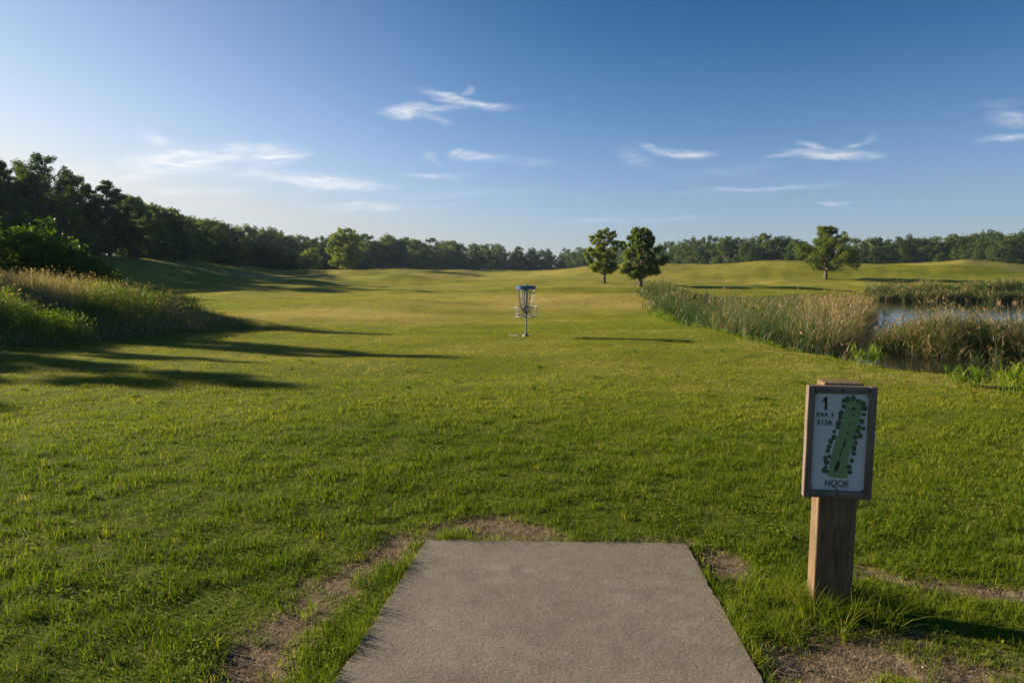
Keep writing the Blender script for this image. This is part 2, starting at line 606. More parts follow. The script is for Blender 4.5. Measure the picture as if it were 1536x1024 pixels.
M['panel'] = plain('sign_panel', (.46, .52, .57), .35, var=.05, scale=7)
M['ink'] = plain('black_ink', (.012, .012, .014), .5, var=.1)
M['fair'] = plain('map_green', (.14, .26, .115), .4, var=.12, scale=40)
M['mtree'] = plain('map_dark_green', (.035, .08, .042), .4, var=.4, scale=90)
M['screw'] = plain('dark_screw', (.05, .045, .04), .45, .8)
M['galv'] = plain('galvanised_steel', (.20, .21, .22), .45, .8, var=.2, scale=30)
M['chain'] = plain('chain_steel', (.17, .175, .185), .45, .8)
M['blue'] = plain('blue_band', (.005, .075, .26), .4, var=.12)
M['slab'] = plain('pale_concrete', (.30, .26, .20), .85, var=.2, scale=9, bump=.01)


def water_material():
    m, N = material('pond_water')
    P = geopos(N)
    mp = N('ShaderNodeMapping', {'Vector': P, 'Scale': (.6, 1.5, 1)})
    n = N.math('ADD', N.math('MULTIPLY', N.noise(mp.outputs[0], 1.1, 3), .6), N.math('MULTIPLY', N.noise(mp.outputs[0], 5, 3), .12))
    b = N('ShaderNodeBump', {'Height': n, 'Strength': .3, 'Distance': .06})
    scum = N.math('GREATER_THAN', N.noise(P, .8, 5, .65), .66)
    c = N.mix(N.math('MULTIPLY', scum, .25), (.012, .016, .014), (.05, .055, .02))
    p = N('ShaderNodeBsdfPrincipled', {'Base Color': c, 'Roughness': .045, 'IOR': 1.33, 'Specular IOR Level': .5, 'Normal': b.outputs[0]})
    N('ShaderNodeOutputMaterial', {'Surface': p.outputs[0]})
    return m


M['water'] = water_material()

# ------------------------------------------------------------------ ground sheet (one polar grid reaching the horizon)
rad = [.6]
while rad[-1] < 880:
    r_ = rad[-1]
    rad.append(r_ * (1.009 if r_ < 8 else 1.013 if r_ < 60 else 1.026))
rad = np.array(rad)
ang = np.concatenate([np.linspace(-52, 52, 620), np.linspace(52, 308, 130)[1:-1]]) * PI / 180
nr, na = len(rad), len(ang)
AA, RR = np.meshgrid(ang, rad)
GX, GY = (RR * np.sin(AA)).ravel(), (RR * np.cos(AA)).ravel()
GX, GY = np.append(GX, 0), np.append(GY, 0)
dm = dirt_mask(GX, GY)
GZ = H(GX, GY) - .012 * dm + .012 * (fbm(GX * 3, GY * 3, 61, 3) - .5) * (GY < 30)
i0 = (np.arange(nr - 1)[:, None] * na + np.arange(na)[None]).ravel()
i1 = (np.arange(nr - 1)[:, None] * na + (np.arange(na)[None] + 1) % na).ravel()
Q = np.stack([i0, i0 + na, i1 + na, i1], 1)
T = np.stack([np.full(na, nr * na), np.arange(na), (np.arange(na) + 1) % na], 1)
sB = sdist(GX, GY, BANK)
sP = sdist(GX, GY, POND)
att = {'dirt': dm, 'dry': dry_mask(GX, GY), 'wild': np.maximum(ss(0, .8, sB + .8 * (fbm(GX, GY, 71, 3) - .5)), ss(.0, .6, sP)),
       'mud': ss(.5, 1.4, sP)}
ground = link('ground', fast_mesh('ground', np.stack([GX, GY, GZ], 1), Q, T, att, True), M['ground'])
tag(ground, kind='structure')

# ------------------------------------------------------------------ pond water
WZ = -.87
wp = [(4.5, 53), (5.5, 30), (5.2, 22), (5.6, 17), (6.2, 13), (7.5, 9.8), (12, 7.4), (24, 6.8), (84, 12), (84, 54)]
mb = MB()
mb.v = [Vector((x, y, WZ)) for x, y in wp]
mb.f = [tuple(reversed(range(len(wp))))]
if True:
    w = mb.build('pond_water', M['water'])
    tag(w, kind='structure')

# ------------------------------------------------------------------ tee pad
mb = MB()
_pe = []
_rp = random.Random(3)
for k in range(4):
    A_, B_ = PADW[k], PADW[(k + 1) % 4]
    L_ = math.hypot(B_[0] - A_[0], B_[1] - A_[1])
    m_ = int(L_ / .05)
    nx_, ny_ = (B_[1] - A_[1]) / L_, -(B_[0] - A_[0]) / L_
    for i in range(m_):
        j_ = (_rp.uniform(-.002, .002) - (.010 if _rp.random() < .07 else 0)) * (1 if i else 0)
        _pe.append((A_[0] + (B_[0] - A_[0]) * i / m_ - nx_ * j_, A_[1] + (B_[1] - A_[1]) * i / m_ - ny_ * j_))
mb.prism(_pe, -.10, .018)
pad = mb.build('tee_pad', M['concrete'], bevel=.006)
tag(pad, 'long grey-brown concrete tee pad set in the grass at the front', 'tee pad')

# ------------------------------------------------------------------ tee sign
bx, by = gpt(1244, 912)
bz = H1(bx, by)
SIGN_RZ = R(-9)
sign = empty('tee_sign', (bx, by, bz), SIGN_RZ)
tag(sign, 'wooden sign reading 1 PAR 3 315ft NOOK on a square post by the tee pad', 'sign')
K = by / FPX * 1.02
zt = pt(1250, 580, by - .09)[2] - bz        # frame top above the base
zb = pt(1250, 749, by - .09)[2] - bz
ztop = pt(1250, 569.5, by + .06)[2] - bz
PWD, PDP = .180, .118
mb = MB()
mb.box((0, .02, (ztop - .25) / 2), (PWD, PDP, ztop + .25))
mb.build('post', M['post'], sign, bevel=.007)
FW, FD, RL = 95 * K, .044, .032
FHt = zt - zb
cx = -.017
yf = .02 - PDP / 2 - FD            # front plane of the frame
zc = (zt + zb) / 2
frame_parts = []
for s in (-1, 1):
    mb = MB()
    mb.box((0, 0, 0), (RL, FD, FHt))
    o = mb.build('frame_rail', M['frame_v'], sign, bevel=.004, loc=(cx + s * (FW - RL) / 2, yf + FD / 2, zc))
for s in (-1, 1):
    mb = MB()
    mb.box((0, 0, 0), (FW - 2 * RL - .0006, FD - .004, RL + .004))
    o = mb.build('frame_rail', M['frame_h'], sign, bevel=.004, loc=(cx, yf + FD / 2 + .001, zc + s * (FHt - RL - .006) / 2))
    mb = MB()
    mb.lathe([(0, -.0055), (.005, -.004), (.0062, 0), (.0062, .012)], 14)
    mb.build('bolt_head', M['screw'], sign, loc=(cx, yf + .001, zc + s * (FHt - RL - .006) / 2), rot=(-PI / 2, 0, 0), smooth=True)
PW, PH = FW - 2 * RL + .002, FHt - 2 * RL - .004
yp = yf + .016
mb = MB()
mb.box((0, .006, 0), (PW, .012, PH))
panel = mb.build('sign_panel', M['panel'], sign, loc=(cx, yp, zc))


def uv(X, Y):       # sign zoom pixels to panel metres
    return ((X - 110) / 438 - .5) * PW, (.5 - (Y - 148) / 752) * PH


def text(name, body, X0, Y0, X1, Y1, bold, mat):
    cu = bpy.data.curves.new(name, 'FONT')
    cu.body = body
    cu.offset = bold
    cu.extrude = .001
    tmp = bpy.data.objects.new(name, cu)
    COL.objects.link(tmp)
    bpy.context.view_layer.update()
    me = bpy.data.meshes.new_from_object(tmp.evaluated_get(bpy.context.evaluated_depsgraph_get()))
    bpy.data.objects.remove(tmp)
    n = len(me.vertices)
    co = np.empty(n * 3)
    me.vertices.foreach_get('co', co)
    co = co.reshape(-1, 3)
    lo, hi = co.min(0), co.max(0)
    (u0, v1), (u1, v0) = uv(X0, Y0), uv(X1, Y1)
    out = np.zeros_like(co)
    out[:, 0] = u0 + (co[:, 0] - lo[0]) / (hi[0] - lo[0]) * (u1 - u0)
    out[:, 2] = v0 + (co[:, 1] - lo[1]) / (hi[1] - lo[1]) * (v1 - v0)
    out[:, 1] = -.0012 - (co[:, 2] > 0) * .0004
    me.vertices.foreach_set('co', out.ravel())
    me.materials.clear()
    me.update()
    return link(name, me, mat, panel)



text('lettering', 'PAR 3', 138, 300, 272, 335, .016, M['ink'])
text('lettering', '315ft', 142, 355, 268, 396, .016, M['ink'])
text('lettering', 'NOOK', 232, 815, 430, 866, .012, M['ink'])


def flat(name, polys, mat, y):
    mb = MB()
    MM = Matrix(((1, 0, 0, 0), (0, 0, 1, y), (0, 1, 0, 0), (0, 0, 0, 1)))
    for k, p in enumerate(polys):
        mb.prism(p, -.0004 - .00003 * (k % 7), .0004, MM)
    return mb.build(name, mat, panel)


flat('numeral', [[uv(*p) for p in [(197, 280), (197, 214), (178, 222), (178, 206), (201, 181), (217, 181), (217, 280)]]], M['ink'], -.001)
fair = [(372, 198), (395, 188), (440, 192), (500, 212), (503, 250), (488, 320), (470, 400), (440, 520), (412, 640), (403, 720), (412, 796), (330, 800), (248, 786),
        (256, 735), (272, 640), (285, 570), (318, 470), (345, 360), (365, 260)]
flat('fairway_map', [[uv(*p) for p in fair]], M['fair'], -.0008)
rs = random.Random(4)
blobs = [(348, 250), (355, 207), (380, 192), (424, 184), (462, 205), (500, 225), (514, 258), (512, 305), (498, 358), (514, 412), (480, 402), (473, 434), (495, 470),
         (456, 480), (460, 524), (449, 568), (448, 605), (438, 660), (422, 710), (427, 748), (332, 300), (328, 336), (316, 378), (311, 408), (286, 442), (284, 488),
         (262, 520), (252, 558), (241, 592), (258, 634), (222, 648), (238, 680), (228, 722), (218, 742), (235, 748)]
polys = []
for X, Y in blobs:
    r0 = rs.uniform(17, 24)
    polys.append([uv(X + r0 * rs.uniform(.75, 1.15) * math.cos(a), Y + r0 * rs.uniform(.75, 1.15) * math.sin(a)) for a in [2 * PI * k / 11 for k in range(11)]])
flat('map_trees', polys, M['mtree'], -.0016)


def disc(X, Y, rx, ry):
    return [uv(X + rx * math.cos(2 * PI * k / 12), Y + ry * math.sin(2 * PI * k / 12)) for k in range(12)]


for q in ([(406, 372), (412, 364), (408, 398), (402, 400)], [(386, 446), (400, 444), (396, 462), (386, 462)], [(378, 500), (384, 498), (374, 560), (362, 566), (360, 545)],
          [(352, 575), (358, 572), (342, 655), (336, 655)]):
    flat('flight_dash', [[uv(*p) for p in q]], M['ink'], -.0024)
flat('flight_arrow', [[uv(*p) for p in [(330, 662), (344, 680), (338, 712), (318, 752), (303, 742), (308, 700)]]], M['ink'], -.0024)
flat('map_dot', [disc(431, 265, 10, 14)], M['ink'], -.0024)
flat('map_dot', [disc(426, 312, 7, 7)], M['ink'], -.0024)
sm = []
for X0, X1 in ((232, 246), (252, 264), (285, 318), (322, 352), (356, 384), (390, 398), (404, 412), (424, 430)):
    sm.append([uv(X0, 872), uv(X1, 872), uv(X1, 868 + (X0 % 3)), uv(X0, 868 + (X0 % 3))])
sm.append([uv(314, 890), uv(342, 890), uv(328, 876)])
flat('small_print', sm, M['ink'], -.001)
for X, Y in ((126, 160), (532, 170), (126, 874), (538, 888)):
    u, v = uv(X, Y)
    mb = MB()
    mb.lathe([(0, -.003), (.003, -.0025), (.0042, 0), (.0042, .004)], 12)
    mb.build('screw_head', M['screw'], panel, loc=(u, -.0002, v), rot=(-PI / 2, 0, 0), smooth=True)

# ------------------------------------------------------------------ disc golf basket
kx, ky = gpt(789, 504)
kz = H1(kx, ky)
S = ky / 18.3
basket = empty('disc_golf_basket', (kx, ky, kz), R(20))
basket.scale = (S, S, S)
tag(basket, 'steel disc golf basket with a blue top band and hanging chains on the fairway', 'disc golf basket')
mb = MB()
mb.tube([(0, 0, -.2), (0, 0, .7), (0, 0, 1.398)], .024, 14)
mb.build('pole', M['galv'], basket, smooth=False)
mb = MB()
mb.lathe([(0, .07), (.03, .07), (.035, .05), (.075, .03), (.09, .012), (.09, -.02)], 24)
mb.build('base_collar', M['galv'], basket, smooth=True)
mb = MB()
mb.lathe([(.257, 1.263), (.262, 1.266), (.262, 1.343), (.257, 1.347), (.249, 1.343), (.249, 1.266)], 48, close=True)
band = mb.build('band', M['blue'], basket)
mb = MB()
for k in range(4):
    a = k * PI / 2
    mb.tube([(0, 0, 1.335), (.25 * math.cos(a), .25 * math.sin(a), 1.335)], .008, 6)
mb.ring((0, 0, 1.30), .245, .006)
mb.build('chain_support', M['galv'], basket)
for k in range(24):
    outer = k < 16
    a = 2 * PI * (k + .5) / 16 if outer else 2 * PI * (k - 16) / 8
    r0, r1, r2 = (.243, .165, .03) if outer else (.12, .08, .03)
    z1, z2 = (.80, .60) if outer else (.86, .68)
    mb = MB()
    pts = []
    for t in np.linspace(0, 1, 40):
        if t < .8:
            q = t / .8
            r, z = r0 + (r1 - r0) * (q ** 1.25), 1.30 + (z1 - 1.30) * q
        else:
            q = (t - .8) / .2
            r, z = r1 + (r2 - r1) * q, z1 + (z2 - z1) * (q ** .8)
        wob = .004 * (1 if int(t * 39) % 2 else -1)
        pts.append((r * math.cos(a) - wob * math.sin(a), r * math.sin(a) + wob * math.cos(a), z))
    mb.tube(pts, .0085, 5)
    mb.build('chain', M['chain'], basket)
mb = MB()
for r, z, t in ((.322, .779, .010), (.311, .70, .005), (.300, .62, .005), (.288, .538, .008), (.15, .536, .005)):
    mb.ring((0, 0, z), r, t, 48)
for k in range(24):
    a = 2 * PI * k / 24
    c, s = math.cos(a), math.sin(a)
    mb.tube([(.322 * c, .322 * s, .779), (.288 * c, .288 * s, .538), (.024 * c, .024 * s, .534)], .004 if k % 3 else .006, 5)
mb.build('basket_tray', M['galv'], basket)
sx, sy = gpt(771, 504.5)
mb = MB()
mb.prism([(-.13, -.10), (.12, -.12), (.15, .08), (.02, .12), (-.15, .09)], -.08, .008)
o = mb.build('concrete_slab', M['slab'], bevel=.006, loc=(sx, sy + .1, H1(sx, sy) + .004))
tag(o, 'small flat pale concrete slab in the grass beside the basket foot', 'slab')

# ------------------------------------------------------------------ trees
ENV = {'oval': ([0, .12, .4, .7, .9, 1], [.45, .8, 1, .85, .55, .2]),
       'spread': ([0, .1, .3, .6, .85, 1], [.7, .95, 1, .88, .6, .3]),
       'tall': ([0, .15, .4, .65, .85, 1], [.6, .9, 1, .75, .48, .12]),
       'bush': ([0, .2, .5, .8, 1], [.85, 1, .95, .7, .25])}


def tree_meshes(seed, Ht, Wd, cb, shape, nclump, crad, nleaf, lsz, trunk_r, tone=.5):
    """one tree: (trunk with limbs, crown of leaf cards in clumps), base at the origin"""
    rng = np.random.default_rng(seed)
    us, rs_ = ENV[shape]
    top = Ht * .97
    ph = rng.uniform(0, 6.28, 2)
    trunk = []
    wx, wy = rng.normal(0, .012 * Ht, 2)
    for t in np.linspace(0, .9, 9):
        trunk.append((wx * math.sin(t * 3.0), wy * math.sin(t * 2.3), t * Ht - (.15 if t == 0 else 0)))
    mb = MB()
    mb.tube(trunk, [trunk_r * (1.35 if k == 0 else 1) * (1 - .095 * k) for k in range(9)], 7)
    cl = []
    for i in range(nclump):
        for _ in range(30):
            u = rng.uniform(.0, 1) ** .9
            rr = np.interp(u, us, rs_) * Wd / 2
            q = rng.uniform(0, 1) ** .45
            a = rng.uniform(0, 2 * PI)
            rr *= 1 + .20 * math.sin(2 * a + ph[0] + 3 * u) + .16 * math.sin(3 * a + ph[1] - 4 * u)
            c = np.array((q * rr * math.cos(a), q * rr * math.sin(a), Ht * cb + u * (top - Ht * cb)))
            r = crad * Wd * rng.uniform(.65, 1.25) * (1 - .35 * u)
            if all(np.linalg.norm((c - d) / (1, 1, .8)) > .55 * (r + e) for d, e, _ in cl) or _ == 29:
                break
        c[2] = min(c[2], Ht - r * .6)
        c[2] = max(c[2], Ht * cb + r * .3)
        cl.append((c, r, rng.uniform(-.22, .22)))
        if i % 2 == 0 or q > .7:
            zs = max(Ht * cb * .8, c[2] - np.hypot(c[0], c[1]) * rng.uniform(.5, 1.1))
            f = min(zs / (.9 * Ht), .97)
            k = min(int(f * 8), 7)
            st = Vector(trunk[k]).lerp(Vector(trunk[k + 1]), f * 8 - k)
            e = Vector(c)
            mid = st.lerp(e, .55) + Vector((0, 0, -.06 * (e - st).length))
            mb.tube([st, mid, e], [trunk_r * .38 * (1 - .6 * f), trunk_r * .22, trunk_r * .07], 4, False)
    tot = sum(r * r for _, r, _ in cl)
    pl = Pile()
    for c, r, tn in cl:
        n = max(12, int(nleaf * r * r / tot))
        v = rng.normal(0, 1, (n, 3))
        v /= np.linalg.norm(v, axis=1, keepdims=True)
        rad_ = rng.uniform(.12, 1, (n, 1)) ** .5
        P = c + v * rad_ * r * np.array((1.1, 1.1, .78)) + rng.normal(0, r * .19, (n, 3))
        P[:, 2] = np.maximum(P[:, 2], .05)
        rn = np.clip(tone + tn + rng.normal(0, .16, n), 0, 1)
        sz = lsz * rng.uniform(.6, 1.3, n)
        pl.cards(P, sz, sz * .62, rn, v * .55 + np.array((0, 0, .45)), .75, rng)
    me = bpy.data.meshes.new('trunk')
    me.from_pydata([tuple(p) for p in mb.v], [], mb.f)
    me.update()
    return me, pl.mesh('crown')


def put_tree(meshes, name, loc, sc, rz, leafmat, label, group=None, cat='tree', wood='trunk', crown='crown'):
    e = empty(name, loc, rz)
    e.scale = sc
    for nm, me, mt in ((wood, meshes[0], M['bark']), (crown, meshes[1], leafmat)):
        if not me.materials:
            me.materials.append(mt)
        o = bpy.data.objects.new(nm, me)
        COL.objects.link(o)
        o.parent = e
    tag(e, label, cat, group)
    return e


# the single trees on the fairway, each with its own crown
def lone(seed, pxc, ptop, pbase, pw, d, cb, shape, label, nc=46, cr=.13, nl=11000, ls=.24, tr=.2, tone=.5, name='broadleaf_tree', group=None, mat='maple'):
    if d is None:
        d = gpt(pxc, pbase)[1]
    x = pt(pxc, pbase, d)[0]
    z = H1(x, d)
    Ht = pt(pxc, ptop, d)[2] - z
    Wd = pw / FPX * d
    return put_tree(tree_meshes(seed, Ht, Wd, cb, shape, nc, cr, nl, ls, tr, tone), name, (x, d, z - .05), (1, 1, 1), 0, M[mat], label, group)


lone(101, 906, 340, 425, 56, None, .2, 'oval', 'slimmer left tree of the pair beside the reed bed, sky showing through its top', 84, .09, 10500, .25, .19, .75, group='pair of trees by the reed bed')
lone(102, 960, 340, 430, 62, None, .16, 'spread', 'broader darker right tree of the pair beside the reed bed', 96, .092, 14000, .25, .25, .6, group='pair of trees by the reed bed')
lone(103, 1238, 337, 419, 76, None, .2, 'spread', 'lone round-topped tree with low spreading boughs on the right-hand hill', 92, .09, 13500, .26, .27, .55)
lone(104, 519, 341, 402, 56, 150, .12, 'oval', 'pale green tree standing out in front of the dark left treeline', 70, .115, 12000, .36, .25, .9)
lone(105, 468, 372, 402, 42, 165, .02, 'bush', 'low rounded light green bushy tree just left of the pale tree', 26, .17, 4000, .4, .15, .75)

# variants for the treelines (unit height 10 m)
BIG = [tree_meshes(200 + k, 10, w, cb, sh, nc, cr, 19000, .21, .2, .45) for k, (w, cb, sh, nc, cr) in enumerate(
    [(5.6, .06, 'tall', 100, .105), (6.6, .05, 'oval', 110, .105), (5.2, .06, 'tall', 90, .11), (7.0, .03, 'spread', 105, .11), (6.2, .05, 'oval', 100, .105)])]
FAR = [tree_meshes(300 + k, 10, w, cb, sh, nc, cr, 5200, .46, .2, .45) for k, (w, cb, sh, nc, cr) in enumerate(
    [(8.5, .0, 'spread', 50, .14), (9.5, .0, 'spread', 56, .135), (7.5, .0, 'bush', 50, .145), (8.0, .0, 'oval', 52, .14), (10.0, .0, 'spread', 60, .13), (7.0, .0, 'bush', 48, .14)])]
BUSH = [tree_meshes(400 + k, 2, w, .0, 'bush', nc, .17, nl, .13, .035, .5) for k, (w, nc, nl) in enumerate([(2.6, 30, 4200), (3.0, 36, 5000), (2.3, 26, 3600)])]

PROF_X = [-400, -150, -20, 0, 75, 130, 170, 215, 240, 300, 350, 380, 420, 460, 520, 560, 640, 700, 760, 820, 860, 1000, 1060, 1130, 1200, 1290, 1350, 1440, 1500, 1540, 1700]
PROF_Y = [190, 215, 232, 230, 228, 262, 272, 300, 307, 320, 334, 334, 345, 358, 350, 352, 354, 361, 366, 372, 370, 360, 356, 350, 356, 358, 353, 349, 347, 344, 340]
PD_X = [-400, 0, 120, 230, 300, 450, 600, 760, 860, 1000, 1130, 1300, 1500, 1700]
PD_Y = [72, 80, 90, 108, 150, 215, 255, 320, 330, 262, 225, 228, 205, 190]


def wood_tree(px, dy, variants, k, wk, label, group, ddep=0.0, rs=random):
    d = float(np.interp(px, PD_X, PD_Y)) + ddep
    y = float(np.interp(px, PROF_X, PROF_Y)) + dy
    x = pt(px, 395, d)[0]
    z = H1(x, d)
    Ht = max(3.0, pt(px, y, d)[2] - z)
    s = Ht / 10
    e = put_tree(variants[k % len(variants)], 'broadleaf_tree', (x, d, z - .1), (s * wk, s * wk, s), rs.uniform(0, 6.28), M['tree'], label, group)
    return e


rs = random.Random(8)
ORD = ['first', 'second', 'third', 'fourth', 'fifth', 'sixth', 'seventh', 'eighth', 'ninth', 'tenth', 'eleventh', 'twelfth', 'thirteenth', 'fourteenth', 'fifteenth',
       'sixteenth', 'seventeenth', 'eighteenth', 'nineteenth', 'twentieth']
# near left wood: large trees, individually placed
for x_, y_, top_, k_ in [(-40.2, 35, 12.6, 0), (-66, 78, 20.5, 2), (-53.5, 56, 15.6, 0), (-74, 98, 22, 2)]:
    z_ = H1(x_, y_)
    put_tree(BIG[k_], 'broadleaf_tree', (x_, y_, z_ - .1), ((top_ - z_) / 10 * .55, (top_ - z_) / 10 * .55, (top_ - z_) / 10), rs.uniform(0, 6), M['tree'],
             'tall narrow tree of the left wood well beyond the left picture edge', 'tall trees past the left edge')
for px, dy, k, wk, dd, lab in [
        (-190, -70, 1, .8, 0, None), (-120, -45, 3, .8, -6, None), (-60, -10, 0, 1.0, 0, None),
        (-25, 8, 1, 1.0, 3, 'dark tree half cut off by the left picture edge behind the tallest shrub'),
        (26, 40, 4, 1.1, -2, 'mid-height dark tree filling the gap under the tall spiky tree'),
        (60, 30, 3, 1.0, -5, 'rounded dark tree standing in front of the tallest left tree'),
        (104, 26, 2, 1.2, 8, 'dark tree behind the shoulder of the tallest left tree'),
        (146, 22, 1, 1.1, 3, 'dark tree between the tallest tree and the ragged two-lobed one'),
        (186, 18, 0, 1.2, 0, 'dark tree leaning on the right side of the ragged two-lobed tree'),
        (4, 0, 2, 1.0, 2, 'tall dark tree cut by the left picture edge with a thin spiky top'),
        (42, 12, 0, .95, 6, 'dark tree just left of the tallest tree in the near left wood'),
        (78, -2, 1, 1.0, 0, 'tallest broad dark tree in the near left wood, lit along its left side'),
        (122, 4, 4, .85, 4, 'shorter dark tree right beside the tallest tree of the left wood'),
        (166, -2, 2, 1.25, -2, 'open-crowned dark tree with a ragged two-lobed top in the left wood'),
        (205, 0, 3, .95, 6, 'lower dark tree sloping down at the right end of the near left wood'),
        (236, 4, 4, .95, 10, 'last tree of the near left wood before the ridge dips'),
        (20, 60, 3, 1.1, -8, 'low dark bushy tree under the tall spiky tree at the left edge'),
        (100, 62, 3, 1.2, -8, 'low dense dark tree at the foot of the tallest left tree'),
        (150, 58, 1, 1.3, -6, 'low dense dark tree at the foot of the ragged two-lobed tree'),
        (200, 45, 3, 1.3, -3, 'low dense dark tree at the right foot of the near left wood')]:
    if lab is None:
        lab = 'dark tree of the left wood just beyond the left picture edge'
        wood_tree(px, dy, BIG, k, wk, lab, 'wood continuing past the left edge', dd, rs)
    else:
        wood_tree(px, dy, BIG, k, wk, lab, 'trees of the near left wood', dd, rs)
SEG = [(262, 452, 9, 'along the ridge right of the near left wood', 'trees along the left ridge'),
       (486, 690, 10, 'in the treeline between the pale tree and the basket', 'trees behind the pale tree'),
       (708, 880, 9, 'in the far treeline straight behind the blue basket', 'trees behind the basket'),
       (985, 1196, 9, 'in treeline between the tree pair and lone hill tree', 'trees behind the right hill'),
       (1284, 1530, 11, 'in the treeline right of the lone hill tree', 'trees beyond the pond')]
for x0, x1, n, where, grp in SEG:
    for i in range(n):
        px = x0 + (x1 - x0) * i / (n - 1) + rs.uniform(-5, 5)
        wood_tree(px, rs.choice([-3, -1, 1, 4, 7, 12]) + rs.uniform(-1, 1), FAR, rs.randrange(6), rs.uniform(.85, 1.15),
                  f'{ORD[i]} tree from left {where}', grp, rs.uniform(-8, 8), rs)
for px in (1570, 1610, 1650):
    wood_tree(px, 0, FAR, rs.randrange(6), 1, 'dark tree of the far wood just beyond the right picture edge', 'wood continuing past the right edge', 0, rs)


# the wood behind, which reads as one mass
def crown_arrays(me):
    n = len(me.vertices)
    co = np.empty(n * 3, np.float32)
    me.vertices.foreach_get('co', co)
    a = np.empty(n, np.float32)
    me.attributes['rnd'].data.foreach_get('value', a)
    return co.reshape(-1, 3), a


FA = [crown_arrays(m[1]) for m in FAR]
pl = Pile()
rng = np.random.default_rng(77)
for row, (dd, drop) in enumerate([(9, 3), (22, 4), (3, 22)]):
    for px in np.arange(200, 1640, 17 if row == 0 else 24 if row == 1 else 12):
        px = px + rng.uniform(-5, 5)
        d = float(np.interp(px, PD_X, PD_Y)) + dd + rng.uniform(-4, 4)
        y = float(np.interp(px, PROF_X, PROF_Y)) + drop + rng.uniform(-3, 8)
        x = pt(px, 395, d)[0]
        z = H1(x, d)
        s = max(.3, (pt(px, y, d)[2] - z) / 10)
        co, a = FA[rng.integers(6)]
        an = rng.uniform(0, 6.28)
        sel = np.repeat(rng.uniform(0, 1, len(co) // 4) < .8, 4)
        co, a = co[sel], a[sel]
        V = np.stack([(co[:, 0] * math.cos(an) - co[:, 1] * math.sin(an)) * s + x, (co[:, 0] * math.sin(an) + co[:, 1] * math.cos(an)) * s + d, co[:, 2] * s + z], 1)
        pl.add(V, (np.arange(len(V) // 4) * 4)[:, None] + np.array([[0, 1, 2, 3]]), None, np.clip(a + rng.uniform(-.2, .2), 0, 1))
o = link('far_woodland', pl.mesh('far_woodland'), M['tree'])
tag(o, 'continuous dark woodland filling in behind the treelines along the horizon', 'woodland', kind='stuff')

# ------------------------------------------------------------------ shrubs on the left bank
bush_spec = [  # photo x, top y, distance, width factor, variant, label
    (-15, 318, 25.5, 1.1, 1, 'tallest bright green shrub at the left edge above the meadow bank'),
    (28, 340, 24.5, .9, 0, 'second bright green shrub from the left edge, a little lower than the tallest'),
    (62, 358, 25.0, .9, 2, 'middle bright green shrub of the row on the left bank'),
    (96, 372, 24.5, .85, 0, 'low green shrub of the bank row, third from its right end'),
    (126, 382, 25.0, .8, 1, 'low dark green shrub of the bank row, second from its right end'),
    (150, 392, 24.0, .7, 2, 'smallest shrub at the right end of the row on the left bank')]
for px, ytop, d, wk, k, lab in bush_spec:
    P = pt(px, ytop, d)
    z = H1(P[0], d)
    hh = max(.7, P[2] - z)
    put_tree(BUSH[k], 'shrub', (P[0], d, z - .08), (hh / 2 * wk + .25, hh / 2 * wk + .25, hh / 2), rs.uniform(0, 6), M['shrub'], lab, 'shrubs on the left bank', 'shrub', 'stem', 'foliage')
# small trees left of the frame, whose crowns throw the long shadows over the lawn
SIDE = [tree_meshes(450 + k, 7, w, .5, 'oval', 40, .14, 5000, .2, .12, .5) for k, w in enumerate((3.2, 2.6))]
for x, y, top, wk, k in [(-31, 26.4, 10.3, .5, 0), (-31, 23.7, 9.0, .5, 1), (-28.5, 20.3, 8.7, 1.1, 1), (-28.0, 17.2, 7.5, 1.0, 1), (-25.5, 14.0, 5.7, .9, 0)]:
    z = H1(x, y)
    q = (top - z) / 7
    put_tree(SIDE[k], 'young_tree', (x, y, z - .1), (q * wk, q * wk, q), rs.uniform(0, 6), M['tree'],
             'young tree standing well outside the left picture edge', 'young trees beyond the left edge')


# ------------------------------------------------------------------ grass and reeds
def onto(x, y, dz=0.0):
    return np.stack([x, y, H(x, y) + dz], 1)


